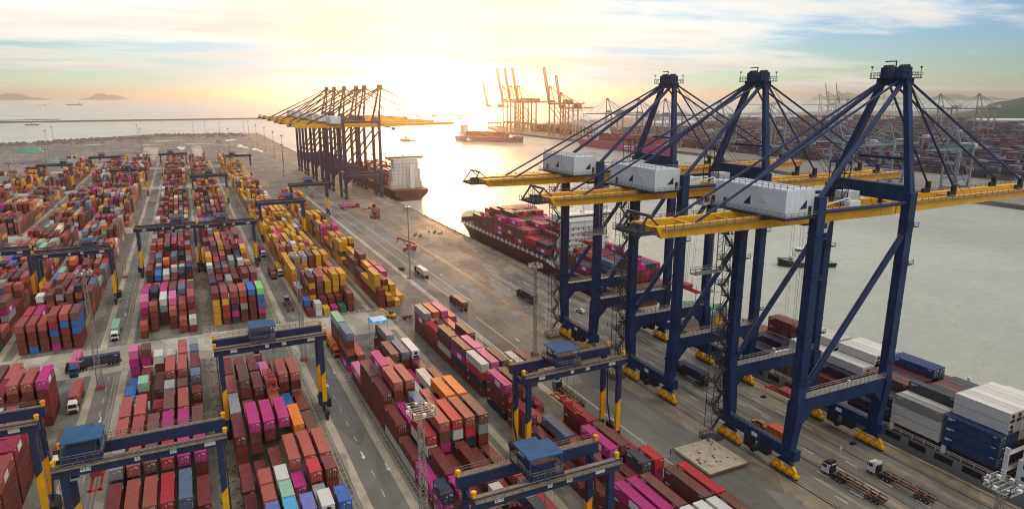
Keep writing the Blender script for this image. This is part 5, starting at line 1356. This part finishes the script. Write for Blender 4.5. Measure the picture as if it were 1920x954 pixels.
def reach_stacker(x, y, rz, label):
    T = empty('reach_stacker', (x, y, 0), rz); tag(T, label, 'reach stacker')
    k = MB(); k.box(-1.9, -4.0, 0.9, 1.9, 3.2, 1.9); k.box(-1.8, -4.3, 1.903, 1.8, -1.4, 2.9); k.build('body', M['brick_red'], T)
    k = MB(); k.box(-0.8, -0.9, 1.91, 0.8, 1.3, 3.7); cb = k.build('cab', M['dark'], T)
    k = MB(); k.beam((0, -3.4, 3.6), (0, 6.4, 7.6), 0.8, 0.9); k.build('boom', M['brick_red'], T)
    k = MB(); k.box(-6.1, 6.0, 6.1, 6.1, 6.6, 6.6); k.box(-0.8, 5.6, 6.61, 0.8, 6.9, 7.3)
    for x_ in (-5.9, 5.4): k.box(x_, 5.2, 5.9, x_ + 0.5, 7.4, 6.09)
    k.build('spreader', M['brick_red'], T)
    k = MB(); k.tube((-0.7, 0.8, 2.0), (-0.7, 3.6, 6.3), 0.2, 8); k.tube((0.7, 0.8, 2.0), (0.7, 3.6, 6.3), 0.2, 8); k.build('lift_cylinder', M['steel'], T)
    wheels(T, [(sx, y_) for sx in (-1.6, 1.6) for y_ in (-3.0, 2.6)], RW, RR, 0.8)
    return T
reach_stacker(110.0, 361, R(70), 'red reach stacker with raised boom on the sunlit apron')
reach_stacker(118.5, 470, R(20), 'reach stacker parked near the trucks below the far cranes')


def car(x, y, rz, label, col):
    T = empty('car', (x, y, 0), rz); tag(T, label, 'car', 'service cars')
    k = MB(); k.box(-0.9, -2.3, 0.4, 0.9, 2.3, 1.0); k.quadbox([(-0.85, -1.9, 1.0), (0.85, -1.9, 1.0), (0.85, 1.2, 1.0), (-0.85, 1.2, 1.0), (-0.7, -1.5, 1.65), (0.7, -1.5, 1.65), (0.7, 0.5, 1.65), (-0.7, 0.5, 1.65)]); k.build('body', M[col], T)
    k = MB(); k.quadbox([(-0.87, -1.75, 1.08), (0.87, -1.75, 1.08), (0.87, 1.12, 1.08), (-0.87, 1.12, 1.08), (-0.75, -1.5, 1.55), (0.75, -1.5, 1.55), (0.75, 0.62, 1.55), (-0.75, 0.62, 1.55)]); k.build('window', M['glass'], T)
    wheels(T, [(sx, y_) for sx in (-0.85, 0.85) for y_ in (-1.4, 1.4)], TW, TRM, 0.34 + 0.18)
car(93.0, 320, 0.1, 'small dark car parked beside the round light pole', 'dark')
car(139.3, 222, 0.05, 'white car on the apron beside the dark ship gangway', 'truck_white')
car(132.0, 118.5, 0.0, 'small orange car between the legs of the nearest crane', 'crane_orange')

# ------------------------------------------------------------------ smaller things
def pontoon():
    T = empty('hatch_cover', (0, 0, 0)); tag(T, 'cream steel hatch cover lying on the road beside the nearest crane', 'hatch cover')
    k = MB(); k.box(102.4, 105.0, 0.35, 114.2, 118.0, 1.05); k.build('plate', M['pontoon'], T)
    k = MB()
    for x in (102.9, 108.2, 113.4): k.box(x, 105.2, 0.02, x + 0.5, 117.8, 0.349)
    k.box(102.3, 104.7, 0.5, 114.3, 104.99, 0.95); k.box(102.3, 118.01, 0.5, 114.3, 118.25, 0.95); k.build('edge_beam', M['deck_rust'], T)
    q = random.Random(4)
    for i in range(22):
        x, y = q.uniform(103, 113.5), q.uniform(106, 117.2); k = MB(); k.box(x, y, 1.055, x + q.uniform(0.2, 0.5), y + q.uniform(0.2, 0.9), 1.22); k.build('lashing_socket', M['crane_yellow' if i % 3 == 0 else 'deck_rust'], T)
pontoon()
T = empty('orange_cabin', (131.2, 111.5, 0)); tag(T, 'orange box cabin on the road between the nearest crane legs', 'cabin')
k = MB(); k.box(-1.4, -2.6, 0.35, 1.4, 2.6, 2.9); k.build('wall', M['orange_box'], T); k = MB(); k.box(-1.5, -2.7, 2.903, 1.5, 2.7, 3.05); k.build('roof', M['orange_box'], T)
k = MB(); k.box(-1.0, -2.64, 0.5, -0.2, -2.603, 2.5); k.build('door', M['brick_red'], T); k = MB(); k.box(-1.2, -2.4, 0.02, -0.9, 2.4, 0.349); k.box(0.9, -2.4, 0.02, 1.2, 2.4, 0.349); k.build('skid', M['dark'], T)
# steel service tower with blue roof beside the aisle
T = empty('service_tower', (54.5, 219.0, 0)); tag(T, 'open steel service tower with bright blue roof beside the cross aisle', 'tower')
k = MB()
for x in (-2.6, 2.6):
    for y in (-2.6, 2.6): k.beam((x, y, 0), (x, y, 10.6), 0.3)
for z in (0.6, 5.2, 10.4):
    for a in (-2.6, 2.6): k.beam((-2.6, a, z), (2.6, a, z), 0.24); k.beam((a, -2.6, z), (a, 2.6, z), 0.24)
k.beam((-2.6, -2.6, 0.6), (2.6, -2.6, 5.2), 0.14); k.beam((-2.6, -2.6, 5.2), (-2.6, 2.6, 0.6), 0.14); k.build('frame', M['crane_pale'], T)
k = MB(); k.box(-2.5, -2.5, 5.33, 2.5, 2.5, 5.45); k.build('floor', M['walkway'], T)
k = MB(); k.box(-1.6, -1.6, 0.05, 1.8, 1.8, 4.4); k.box(-0.9, -0.8, 5.46, 0.9, 0.9, 8.6); k.build('machinery', M['deck_rust'], T)
k = MB(); k.quadbox([(-3.1, -3.1, 10.55), (3.1, -3.1, 10.55), (3.1, 3.1, 10.55), (-3.1, 3.1, 10.55), (-2.6, -2.6, 11.1), (2.6, -2.6, 11.1), (2.6, 2.6, 11.1), (-2.6, 2.6, 11.1)]); k.build('roof', M['tarp_blue'], T)
# concrete blocks and scrap beside the cross aisle
q = random.Random(11)
rows_ = [(42 + i * 1.9 + q.uniform(-0.3, 0.3), 261.5 + q.uniform(-0.8, 0.8)) for i in range(14)] + [(68 + i * 2.2, 243 + q.uniform(-2.5, 3)) for i in range(6)]
for i, (x, y) in enumerate(rows_):
    k = MB(); w_ = q.uniform(0.5, 0.8); k.quadbox([(x - w_, y - 0.4, 0.02), (x + w_, y - 0.4, 0.02), (x + w_, y + 0.4, 0.02), (x - w_, y + 0.4, 0.02), (x - w_ * 0.9, y - 0.2, 0.95), (x + w_ * 0.9, y - 0.2, 0.95), (x + w_ * 0.9, y + 0.2, 0.95), (x - w_ * 0.9, y + 0.2, 0.95)])
    o = k.build('concrete_barrier', M['concrete']); tag(o, ('low concrete barrier, number %s from left, behind the blue-roofed tower' % nth(i + 1)) if i < 14 else ('low concrete block, number %s from left, beside the yellow loader' % nth(i - 13)), 'barrier', 'barrier blocks along the cross aisle')
T = empty('yellow_loader', (67.5, 249.5, 0), 0.7); tag(T, 'small yellow loader with raised arm in the cross aisle', 'loader')
k = MB(); k.box(-1.0, -1.8, 0.7, 1.0, 1.4, 1.7); k.build('body', M['rtg_yellow'], T); k = MB(); k.box(-0.7, -0.6, 1.703, 0.7, 0.6, 2.8); k.build('cab', M['glass'], T); k = MB(); k.beam((0, 1.2, 1.6), (0, 4.2, 3.0), 0.4); k.box(-1.1, 4.0, 2.2, 1.1, 4.9, 3.0); k.build('arm', M['rtg_yellow'], T); wheels(T, [(sx, y_) for sx in (-0.95, 0.95) for y_ in (-1.2, 1.1)])
T = empty('tyre_pile', (73, 246, 0)); tag(T, 'rusty scrap skip standing in the cross aisle', 'skip')
k = MB(); k.quadbox([(-1.6, -1.0, 0.05), (1.6, -1.0, 0.05), (1.6, 1.0, 0.05), (-1.6, 1.0, 0.05), (-2.3, -1.3, 1.5), (2.3, -1.3, 1.5), (2.3, 1.3, 1.5), (-2.3, 1.3, 1.5)]); k.build('body', M['deck_rust'], T)
T.name = 'scrap_skip'
# bollards and rubber fenders along the quay
bm = MB(); bm.tube((0, 0, 0), (0, 0, 0.5), 0.3, 8, 0, 0.24); bm.tube((0, 0, 0.5), (0, 0, 0.72), 0.42, 8); BOL = bm.mesh('mooring_bollard', [M['dark']])
fm = MB(); fm.tube((0, -0.9, 0), (0, 0.9, 0), 0.75, 10); FEN = fm.mesh('quay_fender', [M['rubber']])
for i in range(26):
    y = 205 + i * 15
    o = bpy.data.objects.new('mooring_bollard', BOL); COL.objects.link(o); o.location = (QX - 0.3, y, 0.28)
    tag(o, 'black mooring bollard, number %s from the near end of the quay edge row' % nth(i + 1), 'bollard', 'bollards along the quay edge')
for i in range(18):
    y = 430 + i * 7.4
    o = bpy.data.objects.new('quay_fender', FEN); COL.objects.link(o); o.location = (QX + 1.12, y, -0.6)
    tag(o, 'black rubber fender, number %s from near end, on wall beyond dark ship' % nth(i + 1), 'fender', 'fenders on the quay wall')
cm = MB(); cm.tube((0, 0, 0.05), (0, 0, 1.1), 0.38, 8, 0, 0.06); cm.box(-0.5, -0.5, 0, 0.5, 0.5, 0.05); CONE = cm.mesh('traffic_cone', [M['chassis_brown']])
for i, (x, y) in enumerate(((125, 398), (127, 401), (128.5, 396), (126.5, 393), (137, 405), (139, 401), (141, 404), (143, 398), (140.5, 396))):
    o = bpy.data.objects.new('cone_gear', CONE); COL.objects.link(o); o.location = (x, y, 0.03); o.scale = (1.7, 1.7, 1.5)
    tag(o, 'dark cone-shaped gear on sunlit apron, number %s from left' % nth(i + 1), 'cone', 'gear cones on the sunlit apron')
for i, (x, y) in enumerate(((146.2, 101), (146.0, 116), (146.4, 131), (139.5, 167), (147, 205))):
    k = MB(); k.box(x - 0.8, y - 0.5, 0.03, x + 0.8, y + 0.5, 0.35); k.box(x - 0.5, y - 0.3, 0.351, x + 0.4, y + 0.3, 0.65); o = k.build('gear_tray', M['dark'])
    tag(o, ORD[i + 1] + ' dark lashing gear tray from the near end of the seaside rail', 'tray', 'lashing gear trays on the apron')
# storage sheds and material at the far left
for i, (x, y, w_, d_, h_, mt, lab) in enumerate(((-330, 1250, 70, 36, 16, 'shed_green', 'large green roofed shed at the far left shore'), (-390, 1215, 40, 30, 12, 'shed_green', 'second green shed cut by the left picture edge'), (-215, 1260, 34, 12, 6, 'shed_green', 'low green covered pile on the far bare ground'), (-150, 1080, 24, 30, 0.6, 'shed_green', 'flat green sheet spread on the far paving'), (-260, 1190, 30, 14, 5, 'shed_green', 'small green covered pile left of the flat sheet'))):
    T = empty('shed' if h_ > 7 else 'covered_pile', (x, y, 0.1)); tag(T, lab, 'shed' if h_ > 7 else 'pile')
    if h_ > 7:
        k = MB(); k.box(-w_ / 2, -d_ / 2, 0, w_ / 2, d_ / 2, h_ * 0.6); k.build('wall', M[mt], T)
        k = MB(); k.quadbox([(-w_ / 2 - 1, -d_ / 2 - 1, h_ * 0.6 + 0.01), (w_ / 2 + 1, -d_ / 2 - 1, h_ * 0.6 + 0.01), (w_ / 2 + 1, d_ / 2 + 1, h_ * 0.6 + 0.01), (-w_ / 2 - 1, d_ / 2 + 1, h_ * 0.6 + 0.01), (-w_ / 2 - 1, -0.5, h_), (w_ / 2 + 1, -0.5, h_), (w_ / 2 + 1, 0.5, h_), (-w_ / 2 - 1, 0.5, h_)]); k.build('roof', M[mt], T)
    else:
        k = MB(); k.quadbox([(-w_ / 2, -d_ / 2, 0), (w_ / 2, -d_ / 2, 0), (w_ / 2, d_ / 2, 0), (-w_ / 2, d_ / 2, 0), (-w_ * 0.35, -d_ * 0.3, h_), (w_ * 0.35, -d_ * 0.3, h_), (w_ * 0.35, d_ * 0.3, h_), (-w_ * 0.35, d_ * 0.3, h_)]); k.build('cover', M[mt], T)
# scrub and heaps along the far shore
sc = MB(); q = random.Random(21)
for i in range(900):
    t = q.random(); x = -620 + t * 740; y = (1290 + (x + 620) * 0.62 if x < -60 else 1690 - (x + 60) * 0.3) - abs(q.gauss(0, 55)); y = min(y, 1700)
    if x > 60 and y < 1500: continue
    s_ = q.uniform(1.0, 4.5); a = q.random() * 6.28
    pts = [(x + s_ * 1.6 * q.uniform(0.6, 1.2) * math.cos(a + j * 1.047), y + s_ * 1.6 * q.uniform(0.6, 1.2) * math.sin(a + j * 1.047)) for j in range(6)]
    b0 = len(sc.v); sc.v += [(px, py, 0.0) for px, py in pts] + [(x + q.uniform(-1, 1), y, s_)]
    for j in range(6): sc.f.append((b0 + j, b0 + (j + 1) % 6, b0 + 6)); sc.m.append(0)
tag(sc.build('scrub_and_spoil', M['rock']), 'low dark scrub and spoil heaps along the far shore', 'scrub', kind='stuff')


# ------------------------------------------------------------------ people
def person(x, y, rz, label, top, legs):
    """standing figure, one skinned body; clothes by height"""
    J = [((0, 0, 0.95), 0.15), ((0, 0, 1.2), 0.14), ((0, 0, 1.42), 0.16), ((0, 0, 1.52), 0.06), ((0, 0.02, 1.66), 0.105), ((0, 0.02, 1.76), 0.07),
         ((-0.2, 0, 1.42), 0.07), ((-0.27, 0.02, 1.15), 0.05), ((-0.27, 0.12, 0.9), 0.04), ((0.2, 0, 1.42), 0.07), ((0.27, 0.02, 1.15), 0.05), ((0.26, 0.1, 0.9), 0.04),
         ((-0.11, 0, 0.88), 0.09), ((-0.12, 0.05, 0.48), 0.065), ((-0.13, -0.06, 0.07), 0.05), ((-0.13, 0.1, 0.05), 0.045), ((0.11, 0, 0.88), 0.09), ((0.12, -0.02, 0.48), 0.065), ((0.13, 0.06, 0.07), 0.05), ((0.13, 0.22, 0.05), 0.045)]
    E_ = [(0, 1), (1, 2), (2, 3), (3, 4), (4, 5), (2, 6), (6, 7), (7, 8), (2, 9), (9, 10), (10, 11), (0, 12), (12, 13), (13, 14), (14, 15), (0, 16), (16, 17), (17, 18), (18, 19)]
    me = bpy.data.meshes.new('person'); me.from_pydata([j[0] for j in J], E_, [])
    o = bpy.data.objects.new('person', me); COL.objects.link(o); o.location = (x, y, 0.03); o.rotation_euler = (0, 0, rz)
    sm = o.modifiers.new('skin', 'SKIN')
    for i, v in enumerate(me.skin_vertices[0].data): v.radius = (J[i][1],) * 2; v.use_root = i == 0
    o.modifiers.new('sub', 'SUBSURF').levels = 1
    m2 = bpy.data.meshes.new_from_object(o.evaluated_get(bpy.context.evaluated_depsgraph_get())); o.modifiers.clear(); o.data = m2
    for mt in (top, legs, 'skin'): m2.materials.append(M[mt])
    for p in m2.polygons:
        z = p.center.z; p.material_index = 2 if z > 1.5 or (abs(p.center.x) > 0.2 and z < 0.97) else 0 if z > 0.93 else 1
    k = MB(); k.tube((0, 0.02, 1.70), (0, 0.02, 1.82), 0.125, 10, 0, 0.07); k.build('helmet', M['white'], o)
    tag(o, label, 'person', 'people working on the apron')
person(139.8, 99.6, 2.5, 'person in pale clothes and helmet standing on the apron right of the nearest crane', 'cloth_pale', 'cloth_pale')
person(139.9, 203.4, 1.0, 'person in dark clothes on the apron beside the left near crane', 'cloth_dark', 'cloth_dark')
person(100.8, 117.2, 0.4, 'person in dark clothes standing at the corner of the cream hatch cover', 'cloth_dark', 'cloth_dark')

# ------------------------------------------------------------------ containers: finish
def finish_containers():
    import numpy as np
    hidx = {}
    for e in REG:
        if 'blk' in e: nb, bi, ri, ti = e['blk']; hidx[(nb, bi, ri)] = max(hidx.get((nb, bi, ri), 0), ti + 1)
    camp = Vector((0, 0, CAM_H)); inv = cam.rotation_euler.to_matrix().transposed()
    for e in REG:
        nb, bi, ri, ti = e['blk']
        c = Vector((e['x'] + CW / 2, e['y'] + e['L'] / 2, e['z'] + CH / 2)); v = c - camp; d = v.length
        p = inv @ v
        inview = p.z < 0 and abs(p.x / -p.z) < 0.80 and abs(p.y / -p.z) < 0.43
        a = 0.0
        if ti + 1 == hidx[(nb, bi, ri)]: a += e['L'] * CW * abs(v.z) / d
        e['front'] = hidx.get((nb, bi - 1, ri), 0) <= ti
        if e['front']: a += CW * CH * abs(v.y) / d
        if c.x > 0 and e['lh'] <= ti: a += e['L'] * CH * abs(v.x) / d
        if c.x < 0 and e['rh'] <= ti: a += e['L'] * CH * abs(v.x) / d
        e['area'] = a / d ** 2 if inview else 0.0; e['d'] = d
        e['hidden'] = ti + 1 < hidx[(nb, bi, ri)] and e['lh'] > ti and e['rh'] > ti and not e['front']
    order = sorted(REG, key=lambda e: -e['area'])
    big, rest = order[:290 - len(LOADS)], order[290 - len(LOADS):]
    used = set()
    for e in big:
        o = bpy.data.objects.new('shipping_container', SHELL[e['L']]); COL.objects.link(o)
        o.location = (e['x'], e['y'], e['z']); nm, col = CC[e['c']]
        j = rnd.uniform(0.85, 1.15); o.color = (*[min(1, q * j) for q in col], 1)
        size = 'long' if e['L'] == L40 else 'short'
        if e['rw'] == 'ship': lab = '%s %s container, tier %s, row %s from quay, bay %s on %s' % (nm, size, WORDS[e['tier']], WORDS[e['row']], WORDS[e['bay']], e['where'])
        else: lab = '%s %s container, tier %s, row %s from left, bay %s from front, %s block' % (nm, size, WORDS[e['tier']], WORDS[e['row']], WORDS[e['bay']], e['where'])
        tag(o, lab, 'container', 'stacked shipping containers')
        if e['front']:
            if e['reefer'] or e['c'] == 'w':
                share(FAN, 'reefer_unit', o)
            else:
                for dm in DOORS:
                    ch = share(dm, 'door', o); ch.color = o.color
        if e['c'] in 'pP' and e['L'] == L40:
            if e['x'] > 20 and e['lh'] < e['tier']: share(LOGO_L, 'logo_panel', o)
            if e['x'] < -20 and e['rh'] < e['tier']: share(LOGO_R, 'logo_panel', o)
        elif e['c'] in 'dc' and e['x'] < -20 and e['rh'] < e['tier'] and e['L'] == L40: share(LOGO_R, 'logo_panel', o)
    for m4, ch, L, lab in LOADS:
        o = bpy.data.objects.new('shipping_container', SHELL[L]); COL.objects.link(o); o.matrix_world = m4; nm, col = CC[ch]; o.color = (*col, 1)
        tag(o, nm + ' container on the trailer of the truck ' + (lab.split('container ')[1] if 'container ' in lab else lab.split('truck ')[1]), 'container', 'containers on trucks')
        for dm in DOORS:
            q_ = share(dm, 'door', o); q_.color = o.color
    # all the others in one mesh
    def tpl(L, lod):
        if lod == 2: b = MB().box(0, 0, 0, CW, L, CH - 0.03)
        elif lod == 1: b = container_mb(L)
        else:
            b = ribs(container_mb(L), L)
        return np.array(b.v, dtype=np.float32), np.array(b.f, dtype=np.int32)
    TP = {(L, k): tpl(L, k) for L in (L40, L20) for k in (0, 1, 2)}
    _l = MB().box(-0.03, 3.2, 0.55, -0.006, 6.6, 2.1); TP[('logo', 2)] = (np.array(_l.v, dtype=np.float32), np.array(_l.f, dtype=np.int32))
    V, F, Cc = [], [], []; off = 0
    def add(x, y, z, L, lod, col, sc=1.0):
        nonlocal off
        v, f = TP[(L, lod)]; V.append(v + np.array((x, y, z), dtype=np.float32)); F.append(f + off); off += len(v)
        Cc.append(np.tile(np.array((*col, rnd.random()), dtype=np.float32), (len(f), 1)))
    for e in rest:
        lod = 2 if e['hidden'] or e['d'] > 480 else 1 if e['d'] > 300 else 0
        if e['hidden']: continue
        nm, col = CC[e['c']]; j = rnd.uniform(0.8, 1.2)
        add(e['x'], e['y'], e['z'], e['L'], lod, [min(1, q * j) for q in col])
        if e['c'] in 'pP' and e['L'] == L40 and e['d'] < 460 and ((e['x'] > 20 and e['lh'] < e['tier']) or (e['x'] < -20 and e['rh'] < e['tier'])):
            add(e['x'] + (0 if e['x'] > 20 else CW + 0.036), e['y'], e['z'], 'logo', 2, (0.72, 0.72, 0.70))
    # blocks of the terminal across the basin
    q = random.Random(99); pal = 'mmmmnnnckkkggDDDssswwvPdd'
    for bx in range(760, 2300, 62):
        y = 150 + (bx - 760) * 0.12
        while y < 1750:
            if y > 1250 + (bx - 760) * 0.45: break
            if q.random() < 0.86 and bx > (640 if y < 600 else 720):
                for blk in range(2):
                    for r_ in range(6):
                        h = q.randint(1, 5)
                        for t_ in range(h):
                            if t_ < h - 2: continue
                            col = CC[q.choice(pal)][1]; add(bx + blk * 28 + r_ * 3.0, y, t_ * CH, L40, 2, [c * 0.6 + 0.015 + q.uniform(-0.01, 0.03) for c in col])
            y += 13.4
    for i in range(420):       # rows close behind the opposite quay
        y = q.uniform(1190, 1480); x = q.uniform(770, 800) + q.randint(0, 3) * 14
        for t_ in range(q.randint(3, 6)): add(x, y, t_ * CH, L40, 2, CC[q.choice('mmmnnc')][1])
    for gx, gy, n_ in ((-190, 900, 7), (-210, 925, 5), (-330, 880, 6), (-150, 1110, 4), (-420, 980, 7), (-20, 1080, 3)):
        for i in range(n_):
            for t_ in range(q.randint(1, 2)): add(gx + i * 3.1, gy, t_ * CH + 0.3, L40, 2, CC[q.choice('mmnncygwk')][1])
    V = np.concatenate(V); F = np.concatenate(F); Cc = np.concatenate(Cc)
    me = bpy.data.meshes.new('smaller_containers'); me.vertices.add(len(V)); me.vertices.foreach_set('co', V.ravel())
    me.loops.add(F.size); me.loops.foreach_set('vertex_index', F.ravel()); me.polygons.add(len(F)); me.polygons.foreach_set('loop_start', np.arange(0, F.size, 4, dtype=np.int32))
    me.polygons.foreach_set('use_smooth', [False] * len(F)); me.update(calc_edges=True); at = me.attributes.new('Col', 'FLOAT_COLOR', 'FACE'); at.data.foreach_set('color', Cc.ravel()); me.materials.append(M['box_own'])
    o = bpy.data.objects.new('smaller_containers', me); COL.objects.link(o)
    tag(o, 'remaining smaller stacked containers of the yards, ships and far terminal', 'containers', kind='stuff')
    print('containers', len(REG), 'quads', len(F))
finish_containers()

# yard gantries and light masts of the opposite terminal
q = random.Random(5)
for i in range(14):
    x = 790 + (i % 5) * 190 + q.uniform(-20, 20); y = 330 + (i // 5) * 300 + q.uniform(-60, 60) + (x - 760) * 0.15
    T = empty('yard_gantry_crane', (x, y, 0), 0); tag(T, 'small grey yard gantry, number %s among stacks across the basin' % nth(i + 1), 'crane', 'yard gantries across the basin')
    for xx in (0, 25):
        for yy in (-3.5, 3.5): k = MB(); k.post(xx, yy, 0, 23.5, 1.3, 1.3); k.build('leg', M['crane_grey'], T)
    for yy in (-3.5, 3.5): k = MB(); k.box(-1.5, yy - 0.7, 23.51, 26.5, yy + 0.7, 26); k.build('girder', M['crane_grey'], T)
    k = MB(); k.box(8, -4, 26.01, 14, 4, 29); k.build('trolley', M['shed_white'], T)
for i in range(16):
    x = 760 + (i % 6) * 170 + q.uniform(-20, 20); y = 280 + (i // 6) * 330 + q.uniform(-60, 60) + (x - 760) * 0.15
    pole_mast(x, y, 'thin light pole, number %s among stacks across the basin' % nth(i + 1), 38, 0.6)
# long sheds behind the opposite yard
for i, (x, y, w_, d_, h_, rz) in enumerate(((2150, 1120, 240, 60, 20, -0.5), (1750, 1700, 260, 60, 18, -0.4), (2050, 560, 300, 60, 16, -0.6), (1500, 1780, 180, 50, 16, -0.3), (1450, 620, 150, 40, 14, -0.6), (1080, 1330, 120, 40, 24, -0.2))):
    T = empty('warehouse', (x, y, 0), rz); tag(T, ORD[i + 1] + ' long pale warehouse among the stacks across the basin', 'warehouse', 'warehouses across the basin')
    k = MB(); k.box(-w_ / 2, -d_ / 2, 0, w_ / 2, d_ / 2, h_ * 0.8); k.build('wall', M['shed_white'], T)
    k = MB(); k.quadbox([(-w_ / 2 - 1, -d_ / 2 - 1, h_ * 0.8 + 0.01), (w_ / 2 + 1, -d_ / 2 - 1, h_ * 0.8 + 0.01), (w_ / 2 + 1, d_ / 2 + 1, h_ * 0.8 + 0.01), (-w_ / 2 - 1, d_ / 2 + 1, h_ * 0.8 + 0.01), (-w_ / 2 - 1, -0.5, h_), (w_ / 2 + 1, -0.5, h_), (w_ / 2 + 1, 0.5, h_), (-w_ / 2 - 1, 0.5, h_)]); k.build('roof', M['shed_white'], T)

# ------------------------------------------------------------------ the hazy sea air
if HAZE_DENSITY > 0:
    hz = MB(); hz.box(-61000, -61000, -30, 61000, 61000, 175)
    o = hz.build('haze', []) if False else None
    me = hz.mesh('haze', []); o = bpy.data.objects.new('haze', me); COL.objects.link(o)
    m = bpy.data.materials.new('haze_air'); m.use_nodes = True; nt = m.node_tree; nt.nodes.clear()
    out = nt.nodes.new('ShaderNodeOutputMaterial'); pv = nt.nodes.new('ShaderNodeVolumePrincipled')
    pv.inputs['Color'].default_value = (0.95, 0.83, 0.69, 1); pv.inputs['Density'].default_value = HAZE_DENSITY; pv.inputs['Anisotropy'].default_value = 0.93
    nt.links.new(pv.outputs[0], out.inputs['Volume']); me.materials.append(m)
    tag(o, 'warm bright haze hanging over the whole port', 'haze', kind='stuff')
